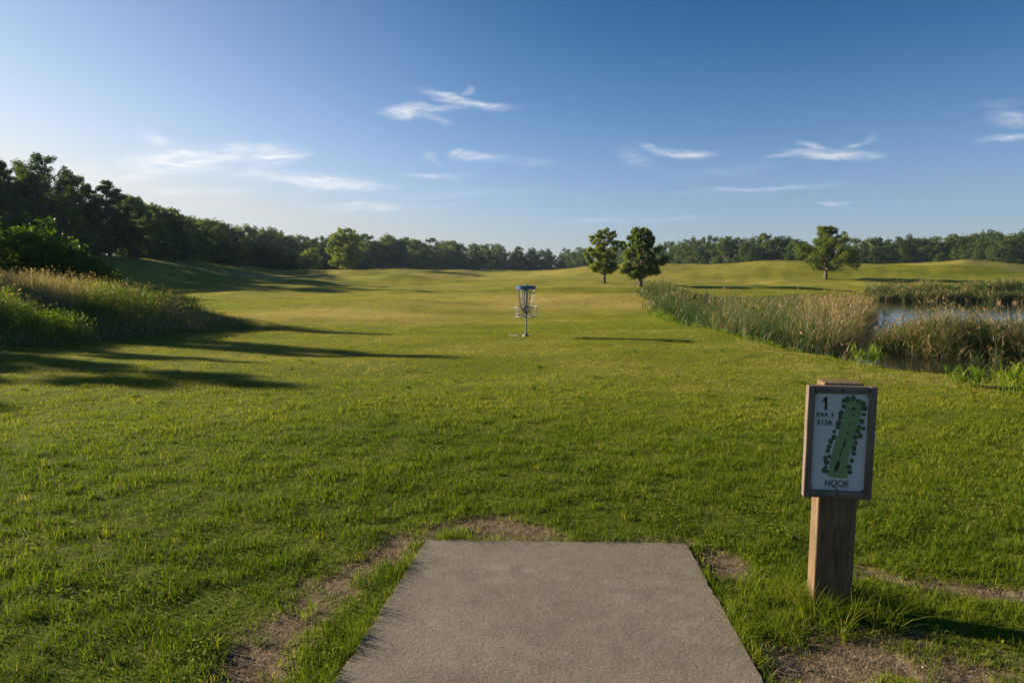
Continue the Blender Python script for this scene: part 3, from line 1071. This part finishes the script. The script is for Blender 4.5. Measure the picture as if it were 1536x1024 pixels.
def lawn():
    n = 1450000
    u = RNG.uniform(0, 1, n)
    a, b, e = 2.0, 75.0, .60
    d = (a ** e + u * (b ** e - a ** e)) ** (1 / e)
    lat = RNG.uniform(-1, 1, n) * (.84 * d + .8)
    x, y = lat, d
    dirt = dirt_mask(x, y)
    keep = (RNG.uniform(0, 1, n) > dirt * 1.02 - .03) & (RNG.uniform(0, 1, n) < 1 - .97 * ss(32, 74, d))
    keep &= sdist(x, y, PADW) < .012
    keep &= sdist(x, y, BANK) < .5
    keep &= sdist(x, y, POND) < .3
    x, y, d, dirt = x[keep], y[keep], d[keep], dirt[keep]
    n = len(x)
    clump = fbm(x / .16, y / .16, 91, 3)
    broad = fbm(x / 1.4, y / 1.1, 95, 3)
    far = np.clip((d - 2.5) / 30, 0, 1)
    h = (.026 + .045 * ss(.3, .75, clump)) * RNG.uniform(.6, 1.3, n) * (.8 + .5 * broad) * (1 - .62 * ss(3.5, 12, d))
    px_, py_ = bx, by
    near_post = np.exp(-((x - px_) ** 2 + (y - py_) ** 2) / .30 ** 2)
    edge = np.exp(-np.abs(sdist(x, y, PADW)) / .05)
    h = h * (1 + 1.3 * near_post * RNG.uniform(.2, 1.1, n) + .5 * edge) * (1 - .45 * dirt)
    w = .0042 * (d / 3) ** .86 * RNG.uniform(.7, 1.3, n)
    rnd = np.clip(.32 + .55 * (broad - .5) + .55 * (fbm(x / 4.5, y / 3.2, 97, 3) - .5) + .18 * (clump - .5) + RNG.normal(0, .13, n) + .54 * ss(4.5, 11, d) - .14 * ss(16, 28, d) + .35 * dry_mask(x, y) + .2 * dirt * RNG.uniform(0, 1, n), 0, .93)
    dead = RNG.uniform(0, 1, n) < .02 + .16 * dirt
    rnd = np.where(dead, 1.0, rnd)
    pl = Pile()
    pl.blades(onto(x, y, -.004), h, w, rnd, RNG.uniform(.15, 1.25, n), 2)
    # long tufts round the post, along the slab and scattered bents
    c = [(bx + RNG.normal(0, .13), by - .03 + RNG.normal(0, .1), .15) for _ in range(60)]
    for k in range(130):
        t = RNG.uniform(0, 1)
        s = RNG.integers(2)
        A, B = (PADW[0], PADW[1]) if s == 0 else (PADW[3], PADW[2])
        c.append((A[0] + (B[0] - A[0]) * t + (-1 if s == 0 else 1) * RNG.uniform(.004, .05), A[1] + (B[1] - A[1]) * t, RNG.uniform(.03, .07)))
    for k in range(420):
        dd = 2.2 + 12 * RNG.uniform(0, 1) ** 1.4
        c.append((RNG.uniform(-1, 1) * (.84 * dd + .6), dd, RNG.uniform(.045, .085)))
    X, Y, Hh, C = [], [], [], []
    for cx_, cy_, hh in c:
        m = int(RNG.integers(10, 26))
        X.append(cx_ + RNG.normal(0, .02, m))
        Y.append(cy_ + RNG.normal(0, .02, m))
        Hh.append(hh * RNG.uniform(.6, 1.5, m))
        C.append(np.clip(RNG.uniform(.2, .9) + RNG.normal(0, .12, m), 0, 1))
    X, Y, Hh, C = map(np.concatenate, (X, Y, Hh, C))
    ok = (sdist(X, Y, PADW) < .0) & (sdist(X, Y, POND) < .2) & (np.hypot(X - bx, Y - by) > .09)
    X, Y, Hh, C = X[ok], Y[ok], Hh[ok], C[ok]
    dd = np.hypot(X, Y)
    pl.blades(onto(X, Y, -.004), Hh, .0040 * (dd / 3) ** .8, C, RNG.uniform(.2, 1.4, len(X)), 4)
    return pl


o = link('lawn_grass', lawn().mesh('lawn_grass'), M['lawn'])
tag(o, 'mown green fairway grass around the tee pad and out past the basket', 'grass', kind='stuff')

# clover and plantain growing through the turf
pl = Pile()
X, Y = [], []
for k in range(110):
    dd = 2.3 + 9 * RNG.uniform(0, 1) ** 1.3
    m = int(RNG.integers(25, 110))
    sp_ = RNG.uniform(.05, .22)
    X.append(RNG.uniform(-1, 1) * (.8 * dd + .3) + RNG.normal(0, sp_, m))
    Y.append(dd + RNG.normal(0, sp_, m))
X, Y = np.concatenate(X), np.concatenate(Y)
ok = (sdist(X, Y, PADW) < -.02) & (sdist(X, Y, BANK) < 0) & (sdist(X, Y, POND) < 0) & (dirt_mask(X, Y) < .5)
X, Y = X[ok], Y[ok]
m = len(X)
pl.cards(onto(X, Y) + np.stack([np.zeros(m), np.zeros(m), RNG.uniform(.012, .045, m)], 1), RNG.uniform(.014, .03, m), RNG.uniform(.011, .022, m), RNG.uniform(.1, .7, m), np.array((-.5, 0, 1.6)), .6)
o = link('clover', pl.mesh('clover'), M['lawn'])
tag(o, 'low broad leaves of clover and plantain mixed into the near turf', 'clover', kind='stuff')

# dry straw lying on the worn earth
X, Y = [], []
for pl_, w_ in DIRT:
    for (ax, ay), (bx_, by_) in zip(pl_[:-1], pl_[1:]):
        m = int(900 * math.hypot(bx_ - ax, by_ - ay) * min(1, w_ / .16))
        t = RNG.uniform(0, 1, m)
        X.append(ax + (bx_ - ax) * t + RNG.normal(0, w_ * .7, m))
        Y.append(ay + (by_ - ay) * t + RNG.normal(0, w_ * .7, m))
X, Y = np.concatenate(X), np.concatenate(Y)
ok = sdist(X, Y, PADW) < .02
X, Y = X[ok], Y[ok]
pl = Pile()
pl.blades(onto(X, Y, .0), RNG.uniform(.006, .02, len(X)), RNG.uniform(.0015, .0035, len(X)), RNG.uniform(0, 1, len(X)), RNG.uniform(2, 6, len(X)), 3)
o = link('straw_litter', pl.mesh('straw_litter'), M['straw'])
tag(o, 'dry straw and dead grass stalks lying on the bare earth', 'straw', kind='stuff')

# small stones on the bare earth
q = RNG.uniform(0, 1, len(X)) < .12
px_, py_ = X[q], Y[q]
m = len(px_)
OCT = np.array([(1, 0, 0), (0, 1, 0), (-1, 0, 0), (0, -1, 0), (0, 0, .7), (0, 0, -.7)])
V = OCT[None] * RNG.uniform(.7, 1.3, (m, 6, 1)) * (.0022 + .006 * RNG.uniform(0, 1, m) ** 3)[:, None, None]
V = V + onto(px_, py_, -.008)[:, None]
TT = np.array([(0, 1, 4), (1, 2, 4), (2, 3, 4), (3, 0, 4), (1, 0, 5), (2, 1, 5), (3, 2, 5), (0, 3, 5)])
pl = Pile()
pl.add(V.reshape(-1, 3), None, ((np.arange(m) * 6)[:, None, None] + TT[None]).reshape(-1, 3), np.repeat(RNG.uniform(0, 1, m), 6))
o = link('gravel', pl.mesh('gravel'), M['slab'])
tag(o, 'small stones and grit lying on the bare earth', 'gravel', kind='stuff')

# clippings and grit blown on to the slab
m = 420
t1, t2 = RNG.uniform(0, 1, m), RNG.uniform(0, 1, m)
t2 = np.where(RNG.uniform(0, 1, m) < .6, t2 ** 3 * .5, t2)
t2 = np.where(RNG.uniform(0, 1, m) < .5, 1 - t2, t2)
Lx, Ly = PADW[0][0] + (PADW[1][0] - PADW[0][0]) * t1, PADW[0][1] + (PADW[1][1] - PADW[0][1]) * t1
Rx, Ry = PADW[3][0] + (PADW[2][0] - PADW[3][0]) * t1, PADW[3][1] + (PADW[2][1] - PADW[3][1]) * t1
P = np.stack([Lx + (Rx - Lx) * t2, Ly + (Ry - Ly) * t2, np.full(m, .0195)], 1)
pl = Pile()
pl.blades(P, RNG.uniform(.003, .008, m), RNG.uniform(.0015, .003, m), RNG.uniform(0, 1, m), RNG.uniform(2, 6, m), 3)
o = link('grass_clippings', pl.mesh('grass_clippings'), M['straw'])
tag(o, 'dry grass clippings scattered over the concrete tee pad', 'clippings', kind='stuff')

# meadow bank on the left
pl = Pile()
n = 120000
x, y = RNG.uniform(-26, -7.4, n), RNG.uniform(9, 29, n)
s = sdist(x, y, BANK) + 1.3 * (fbm(x / .8, y / .8, 101, 3) - .5)
keep = (s > .0) & (RNG.uniform(0, 1, n) < np.clip(.35 + s, 0, 1)) & (x > -.9 * y - 3)
x, y, s = x[keep], y[keep], s[keep]
n = len(x)
patch = fbm(x / 1.8, y / 1.5, 111, 3)
tanw = np.clip(ss(1.6, 4.2, s + 3.5 * (patch - .5)) + ss(-12.2, -9.8, x) * ss(.3, 1.2, s), 0, 1) * ss(-.2, .6, s)
istan = RNG.uniform(0, 1, n) < tanw * .85
h = (.07 + .52 * ss(0, 2.8, s)) * RNG.uniform(.55, 1.2, n) * (.75 + .5 * patch)
rnd = np.where(istan, RNG.uniform(.6, 1, n), np.clip(.18 + .55 * (patch - .35) + RNG.normal(0, .12, n), 0, .5))
tip = pl.blades(onto(x, y, -.01), h, RNG.uniform(.006, .013, n), rnd, RNG.uniform(.1, .8, n), 3)
hd = istan & (RNG.uniform(0, 1, n) < .28)
m = int(hd.sum())
pl.cards(tip[hd] + np.array((0, 0, .02)), RNG.uniform(.05, .11, m), RNG.uniform(.012, .022, m), RNG.uniform(.66, 1, m), np.array((.3, -.6, 0)), .5)
o = link('meadow_grass', pl.mesh('meadow_grass'), M['tall'])
tag(o, 'tall unmown grass with tan seed heads covering the bank on the left', 'meadow', kind='stuff')
# leafy weeds on the lower bank
pl = Pile()
n = 9000
x, y = RNG.uniform(-17, -7.8, n), RNG.uniform(11, 24, n)
s = sdist(x, y, BANK)
patch = fbm(x / 1.6, y / 1.6, 121, 3)
keep = (s > .3) & (s < 4.2) & (RNG.uniform(0, 1, n) < ss(-9.2, -11.4, x)) & (RNG.uniform(0, 1, n) < ss(.36, .66, patch + .02 * (-11 - x))) & (x > -.86 * y)
x, y = x[keep], y[keep]
P = onto(x, y)
for k in range(16):
    hz = RNG.uniform(.08, .62, len(x))
    C = P + np.stack([RNG.normal(0, .06, len(x)), RNG.normal(0, .06, len(x)), hz], 1)
    pl.cards(C, RNG.uniform(.035, .08, len(x)), RNG.uniform(.014, .028, len(x)), np.clip(RNG.normal(.6, .25, len(x)), 0, 1), np.array((0, 0, .6)), .8)
pl.blades(P, np.full(len(x), .6), np.full(len(x), .008), np.full(len(x), .3), RNG.uniform(0, .3, len(x)), 3)
o = link('bank_weeds', pl.mesh('bank_weeds'), M['weed'])
tag(o, 'yellow-green leafy weeds growing low on the left bank', 'weeds', kind='stuff')

# rough grass on the far ridges and mounds
pl = Pile()
n = 120000
d = RNG.uniform(45, 230, n)
x = RNG.uniform(-.75, .78, n) * d
yy = d
lev = H(x, yy)
pz = fbm(x / 9, yy / 6, 131, 3)
keep = (lev > .35) & (pz + np.where(x < 5, .25, .13) * ss(.5, 2.2, lev) > .68)
x, yy = x[keep], yy[keep]
pl.blades(onto(x, yy, -.02), RNG.uniform(.2, .5, len(x)) * np.where(x < 5, 1, .6), .02 * (yy / 50), np.where(RNG.uniform(0, 1, len(x)) < .5, RNG.uniform(.58, .9, len(x)), RNG.uniform(.15, .5, len(x))), RNG.uniform(.1, .7, len(x)), 2)
o = link('rough_grass', pl.mesh('rough_grass'), M['tall'])
tag(o, 'patches of rough dry grass on the far ridges and mounds', 'rough grass', kind='stuff')


# reed beds
def reeds(name, poly, n, hfun, tanfun, label, seed, wmul=1.0):
    rng = np.random.default_rng(seed)
    xs, ys = [p[0] for p in poly], [p[1] for p in poly]
    x, y = rng.uniform(min(xs) - .7, max(xs) + .7, n), rng.uniform(min(ys) - .7, max(ys) + .7, n)
    s = sdist(x, y, poly) + 1.3 * (fbm(x / 1.1, y / 1.1, seed, 3) - .5)
    keep = rng.uniform(0, 1, n) < np.where(s < -.9, 0, np.where(s < 0, .10, np.where(s < 1.8, 1.0, .55)))
    x, y, s = x[keep], y[keep], s[keep]
    n = len(x)
    z = np.maximum(H(x, y), WZ - .25) - .03
    P = np.stack([x, y, z], 1)
    lump = np.clip(.5 + 1.5 * (fbm(x / 1.3, y / 1.0, seed + 3, 4) - .5), 0, 1)
    hh = hfun(x, y) * (.58 + .78 * lump) * (.45 + .55 * ss(-.5, .5, s)) * rng.uniform(.75, 1.15, n)
    t = np.clip(tanfun(x, y) + .9 * (lump - .5), 0, 1)
    dist = np.hypot(x, y)
    pl = Pile()
    for k in range(8):
        h = hh * rng.uniform(.35, 1.15, n)
        tan = rng.uniform(0, 1, n) < .07 + .6 * t
        rnd = np.where(tan, rng.uniform(.62, .95, n), np.clip(.33 + .4 * (lump - .4) + rng.normal(0, .1, n), 0, .56))
        pl.blades(P + np.stack([rng.normal(0, .05, n), rng.normal(0, .05, n), np.zeros(n)], 1), h, .0135 * wmul * (dist / 18) ** .6 * rng.uniform(.6, 1.5, n), rnd,
                  rng.uniform(.05, 1.0, n) ** 1.3 + .02, 4, taper=.5, rng=rng)
    # leaves arching off the stems
    for k in range(5):
        B = P + np.stack([rng.normal(0, .06, n), rng.normal(0, .06, n), hh * rng.uniform(.25, .75, n)], 1)
        tan = rng.uniform(0, 1, n) < .12 + .6 * t
        rnd = np.where(tan, rng.uniform(.62, 1, n), np.clip(.36 + .4 * (lump - .4) + rng.normal(0, .12, n), 0, .56))
        pl.blades(B, rng.uniform(.22, .5, n), .015 * wmul * (dist / 18) ** .6 * rng.uniform(.6, 1.4, n), rnd, rng.uniform(.5, 1.9, n), 3, taper=.6, rng=rng)
    # dead sheaths low on the stems
    h = hh * rng.uniform(.2, .5, n)
    pl.blades(P, h, .018 * wmul * np.ones(n), rng.uniform(.66, 1, n), rng.uniform(.1, .9, n), 3, rng=rng)
    # plumes
    pk = rng.uniform(0, 1, n) < .05 + .45 * t
    m = int(pk.sum())
    tip = pl.blades(P[pk], hh[pk] * rng.uniform(.9, 1.12, m), .007 * np.ones(m), rng.uniform(.62, .8, m), rng.uniform(.03, .25, m), 4, taper=.2, rng=rng)
    for k in range(3):
        pl.cards(tip + rng.normal(0, .03, (m, 3)), rng.uniform(.08, .17, m), rng.uniform(.018, .035, m) * wmul, rng.uniform(.7, 1, m), np.array((.2, -.7, 0)), .5, rng)
    o = link(name, pl.mesh(name), M['reed'])
    tag(o, label, 'reed bed', kind='stuff')


RB1 = [(9.2, 47.5), (8.0, 39), (6.9, 30), (6.5, 23.5), (6.9, 20), (7.8, 18.6), (8.7, 18.0), (9.2, 18.6), (10.8, 21.5), (14.6, 28), (20, 38), (19, 46), (14, 49)]
reeds('reed_bed', RB1, 15500, lambda x, y: 1.60 - .36 * ss(20, 34, y) - .5 * ss(34, 46, y), lambda x, y: ss(.36, .53, x / y) * .85 + .10,
      'dense bed of tall green reeds with tan plumes on the near side of the pond', 501)
RB2 = [(13.2, 23.2), (12.0, 22.2), (11.4, 21.0), (11.9, 19.7), (13.4, 19.0), (15.5, 18.6), (18.5, 19.5), (22, 22.5), (20, 24), (16, 23.6)]
reeds('reed_bed', RB2, 12000, lambda x, y: 1.62 - .76 * ss(19.6, 22.8, y), lambda x, y: .58 + .5 * (vnoise(x, y, 9) - .5), 'bed of mixed tan and green reeds at the right edge in front of the open water', 502)
RB3 = [(26.5, 50.2), (30, 48.8), (36, 48.2), (46, 47.8), (60, 47.5), (60, 53), (40, 54), (28, 54)]
reeds('reed_bed', RB3, 9000, lambda x, y: 1.15 + 0 * x, lambda x, y: .1 + .35 * vnoise(x / 4, y / 2, 19), 'distant strip of dark reeds along the far shore of the pond', 503, 1.4)
for px, py, lab in ((1499, 451, 'small orange tuft of dead reed at the far water edge'), (1524, 450, 'thin pale tuft of dead reed at the far water edge by the right picture edge')):
    P = pt(px, py, 46.5)
    pl = Pile()
    m = 26
    pl.blades(np.stack([P[0] + RNG.normal(0, .05, m), 46.5 + RNG.normal(0, .05, m), np.full(m, WZ - .02)], 1), RNG.uniform(.15, .3, m), np.full(m, .03), RNG.uniform(.85, 1, m))
    tag(link('reed_tuft', pl.mesh('reed_tuft'), M['reed']), lab, 'reed tuft')


# leafy fringe between mown grass and water
pl = Pile()
line = [(6.1, 30), (5.8, 22.5), (6.15, 17.6), (6.35, 14.4), (6.5, 12.8), (6.9, 11.3), (7.7, 10.0), (9.5, 9.0), (13, 8.3)]
X, Y = [], []
for (ax, ay), (bx2, by2) in zip(line[:-1], line[1:]):
    m = int(620 * math.hypot(bx2 - ax, by2 - ay))
    t = RNG.uniform(0, 1, m)
    X.append(ax + (bx2 - ax) * t)
    Y.append(ay + (by2 - ay) * t)
X, Y = np.concatenate(X), np.concatenate(Y)
off = RNG.normal(.42, .3, len(X))
X, Y = X + off * .85, Y + off * .5
lump = fbm(X / .55, Y / .55, 141, 3)
hh = (.035 + .17 * ss(.42, .75, lump)) * RNG.uniform(.5, 1.2, len(X))
rn = np.clip(.35 + .8 * (lump - .45) + RNG.normal(0, .15, len(X)), 0, 1)
P = onto(X, Y, -.01)
pl.blades(P, hh, .008 * (Y / 12) ** .5, rn, RNG.uniform(.1, .9, len(X)), 3)
q = RNG.uniform(0, 1, len(X)) < .55
for k in range(2):
    C = P[q] + np.stack([RNG.normal(0, .03, q.sum()), RNG.normal(0, .03, q.sum()), hh[q] * RNG.uniform(.3, 1, q.sum())], 1)
    pl.cards(C, RNG.uniform(.04, .09, q.sum()), RNG.uniform(.02, .045, q.sum()), np.clip(rn[q] + .1, 0, 1), np.array((0, 0, .8)), .8)
o = link('shore_weeds', pl.mesh('shore_weeds'), M['weed'])
tag(o, 'low leafy weeds fringing the grass edge along the pond', 'weeds', kind='stuff')


def weed(px, py, hgt, n, spread, label, leafy=8, tone=.6, d=None):
    rng = np.random.default_rng(int(px))
    x, y = gpt(px, py)
    z = H1(x, y)
    root = empty('weed_plant', (x, y, z))
    tag(root, label, 'plant')
    P = np.stack([rng.normal(0, spread * .3, n), rng.normal(0, spread * .3, n), np.full(n, -.02)], 1)
    h = hgt * rng.uniform(.6, 1.05, n)
    laz = np.arctan2(P[:, 1], P[:, 0]) + rng.normal(0, .5, n)
    lean = rng.uniform(.1, .55, n)
    st = Pile()
    st.blades(P, h, np.full(n, .012), np.clip(rng.normal(tone - .2, .1, n), 0, 1), lean, 4, laz, .3, rng)
    link('stem', st.mesh('stem'), M['weed'], root)
    lf = Pile()
    for k in range(leafy):
        t = rng.uniform(.25, 1.0, n)
        offs = lean * h * t ** 1.7
        B = np.stack([P[:, 0] + np.cos(laz) * offs, P[:, 1] + np.sin(laz) * offs, h * t * (1 - .32 * lean * t)], 1)
        lf.blades(B, rng.uniform(.10, .2, n), rng.uniform(.014, .026, n), np.clip(rng.normal(tone, .18, n), 0, 1), rng.uniform(.4, 1.5, n), 3, None, .6, rng)
    link('leaf', lf.mesh('leaf'), M['weed'], root)['kind'] = 'stuff'
    return root


weed(1346, 551, .95, 60, .5, 'bright yellow-green leafy plant at the water edge between the two reed beds', 9, .85)
weed(1240, 533, .38, 22, .4, 'low arching green weed at the foot of the reeds left of the water gap')
weed(1302, 549, .34, 22, .3, 'small upright green weed just left of the bright yellow-green plant')
weed(1455, 580, .26, 22, .3, 'green weed on the pond bank under the right reed bed', 8, .5)
weed(1520, 592, .42, 26, .35, 'tall yellowish weed clump on the pond bank at the right picture edge', 8, .7)

# ------------------------------------------------------------------ sky, sun, air
world = bpy.data.worlds.new('World')
SC.world = world
world.use_nodes = True
wt = world.node_tree
wt.nodes.clear()
N = NT(wt)
sky = N('ShaderNodeTexSky', sky_type='NISHITA', sun_disc=False, sun_elevation=SUN_EL, sun_rotation=SUN_AZ, altitude=3000, air_density=.6, dust_density=1.0, ozone_density=3.0)
D = N('ShaderNodeTexCoord').outputs['Generated']
sep = N('ShaderNodeSeparateXYZ', {0: D})
yc = N.math('MAXIMUM', sep.outputs[1], .05)
U = N.math('DIVIDE', sep.outputs[0], yc)
Vv = N.math('DIVIDE', sep.outputs[2], yc)
uvv = N('ShaderNodeCombineXYZ', {0: U, 1: Vv}).outputs[0]
wn = N('ShaderNodeTexNoise', {'Vector': N('ShaderNodeMapping', {'Vector': uvv, 'Scale': (9, 26, 1)}).outputs[0], 'Scale': 1.0, 'Detail': 4.0, 'Roughness': .6})
wv = N('ShaderNodeVectorMath', {0: N('ShaderNodeVectorMath', {0: wn.outputs[1], 1: (.5, .5, .5)}, operation='SUBTRACT').outputs[0], 1: (.075, .03, 0)}, operation='MULTIPLY').outputs[0]
P2 = N('ShaderNodeVectorMath', {0: uvv, 1: wv}, operation='ADD').outputs[0]
CLOUDS = [  # centre x, y, half length, half height (photo pixels), tilt, strength
    (270, 240, 95, 20, 4, 1.0), (325, 232, 60, 13, 8, .9), (240, 214, 26, 9, -20, .5), (405, 233, 52, 17, 2, .9), (470, 270, 120, 11, -3, .9), (390, 262, 30, 8, -15, .5),
    (290, 286, 75, 6, -2, .5), (215, 262, 60, 10, 0, .4), (545, 309, 75, 7, 0, .4), (655, 308, 50, 3, 0, .25), (615, 167, 46, 9, 2, .8), (665, 163, 40, 6, 10, .55),
    (690, 150, 62, 7, -10, .75), (735, 158, 35, 5, -2, .55), (704, 136, 14, 5, 30, .4), (655, 176, 30, 6, -25, .3), (722, 237, 44, 7, -8, .65), (690, 230, 14, 5, -20, .5),
    (645, 234, 20, 5, -25, .25), (1028, 228, 40, 7, 0, .6), (990, 226, 30, 5, -15, .4), (955, 236, 32, 12, -20, .25), (1255, 232, 68, 8, -2, .75), (1222, 219, 22, 7, -15, .65),
    (1285, 214, 22, 5, 20, .4), (1310, 234, 22, 7, 0, .5), (1195, 233, 40, 5, 5, .4), (1518, 178, 40, 11, -4, .4), (1510, 207, 40, 6, 4, .5), (1500, 155, 30, 8, 5, .2),
    (1140, 283, 120, 5, 3, .28), (1242, 302, 24, 3, 4, .45), (650, 263, 46, 4, 2, .35), (880, 330, 70, 4, 0, .2), (1010, 328, 60, 4, 0, .18), (700, 290, 120, 8, 2, .12),
    (780, 245, 60, 6, -5, .15), (130, 265, 120, 26, 0, .25), (1080, 255, 90, 10, 4, .1)]
acc = None
for px, py, hl, hh, tilt, st in CLOUDS:
    r0 = ray(px, py)
    u0, v0 = r0[0] / r0[1], r0[2] / r0[1]
    mp = N('ShaderNodeMapping', {'Vector': P2, 'Location': (u0, v0, 0), 'Rotation': (0, 0, R(tilt)), 'Scale': (hl * 1.4 / FPX, hh * 1.45 / FPX, 1)}, vector_type='TEXTURE')
    ln = N('ShaderNodeVectorMath', {0: mp.outputs[0]}, operation='LENGTH').outputs['Value']
    c = N('ShaderNodeMapRange', {'Value': ln, 'From Min': 1.0, 'From Max': .0, 'To Min': 0.0, 'To Max': st}, interpolation_type='SMOOTHSTEP').outputs[0]
    acc = c if acc is None else N.math('MAXIMUM', acc, c)
streak = N('ShaderNodeTexNoise', {'Vector': N('ShaderNodeMapping', {'Vector': P2, 'Scale': (13, 95, 1), 'Rotation': (0, 0, R(-7))}).outputs[0], 'Scale': 1.0, 'Detail': 7.0, 'Roughness': .62})
body = N('ShaderNodeMapRange', {'Value': streak.outputs[0], 'From Min': .33, 'From Max': .68, 'To Min': .15, 'To Max': 1.35}).outputs[0]
fib = N('ShaderNodeTexNoise', {'Vector': N('ShaderNodeMapping', {'Vector': P2, 'Scale': (42, 260, 1), 'Rotation': (0, 0, R(-12))}).outputs[0], 'Scale': 1.0, 'Detail': 5.0, 'Roughness': .6})
fibre = N('ShaderNodeMapRange', {'Value': fib.outputs[0], 'From Min': .3, 'From Max': .7, 'To Min': .55, 'To Max': 1.35}).outputs[0]
cm = N.math('MULTIPLY', N.math('MULTIPLY', acc, body), fibre, True)
cm = N.math('MULTIPLY', cm, N.math('MULTIPLY', N.math('SUBTRACT', sep.outputs[1], .06), 8.0, True))
CLOUD_COL = (7.2, 7.2, 7.2, 1)
gm = N('ShaderNodeGamma', {'Color': N.mix(1.0, sky.outputs[0], (.1, .1, .1, 1), 'MULTIPLY'), 'Gamma': 1.3}).outputs[0]
gm = N.mix(1.0, gm, (.25, 14.4, 15.2, 1), 'MULTIPLY')
# dusty summer air: pale towards the horizon, more so under the sun
toward = N.math('MAXIMUM', N('ShaderNodeVectorMath', {0: D, 1: tuple(SUN_DIR)}, operation='DOT_PRODUCT').outputs['Value'], 0.0)
elev = N.math('MAXIMUM', sep.outputs[2], 0.0)
v1 = N.math('POWER', 2.718, N.math('MULTIPLY', N.math('POWER', N.math('DIVIDE', elev, .165), 1.4), -1.0))
v2 = N.math('MULTIPLY', N.math('POWER', toward, 2.9), N.math('MULTIPLY', N.math('POWER', 2.718, N.math('MULTIPLY', elev, -2.1)), 1.05))
veil = N.math('ADD', v1, v2, True)
gm = N.mix(veil, gm, N.mix(N.math('MULTIPLY', toward, toward), (2.9, 3.1, 3.15, 1), (6.6, 6.95, 7.2, 1)))
skyc = N.mix(N.math('MULTIPLY', cm, .84), gm, CLOUD_COL)
bg = N('ShaderNodeBackground', {'Color': skyc, 'Strength': .05})
N('ShaderNodeOutputWorld', {'Surface': bg.outputs[0]})

sl = bpy.data.lights.new('sun', 'SUN')
sl.energy = 4.8
sl.angle = R(.55)
sl.color = (1.0, .82, .58)
so = bpy.data.objects.new('sun', sl)
COL.objects.link(so)
so.rotation_euler = SUN_DIR.to_track_quat('Z', 'Y').to_euler()
so.location = (-60, 30, 40)

HAZE = .00013
if HAZE:
    m, N = material('haze')
    v = N('ShaderNodeVolumePrincipled', {'Color': (.5, .74, 1.0, 1), 'Density': HAZE, 'Anisotropy': .2})
    N('ShaderNodeOutputMaterial', {'Volume': v.outputs[0]})
    mb = MB()
    mb.box((0, 0, 13), (1900, 1900, 34))
    tag(mb.build('haze', m), kind='stuff')

# ------------------------------------------------------------------ camera and render settings
cam = bpy.data.cameras.new('camera')
cam.sensor_width = 36
cam.lens = 24
cam.clip_start = .05
cam.clip_end = 5000
co = bpy.data.objects.new('camera', cam)
COL.objects.link(co)
co.location = (0, 0, EYE)
co.rotation_euler = (PI / 2 - PITCH, 0, 0)
SC.camera = co
SC.view_settings.view_transform = 'Standard'
SC.view_settings.look = 'None'
SC.view_settings.gamma = 1
SC.view_settings.exposure = 1.54
cy = SC.cycles
cy.max_bounces = 7
cy.diffuse_bounces = 3
cy.transmission_bounces = 4
cy.glossy_bounces = 2
cy.volume_bounces = 0
cy.use_denoising = True
cy.sample_clamp_indirect = 6
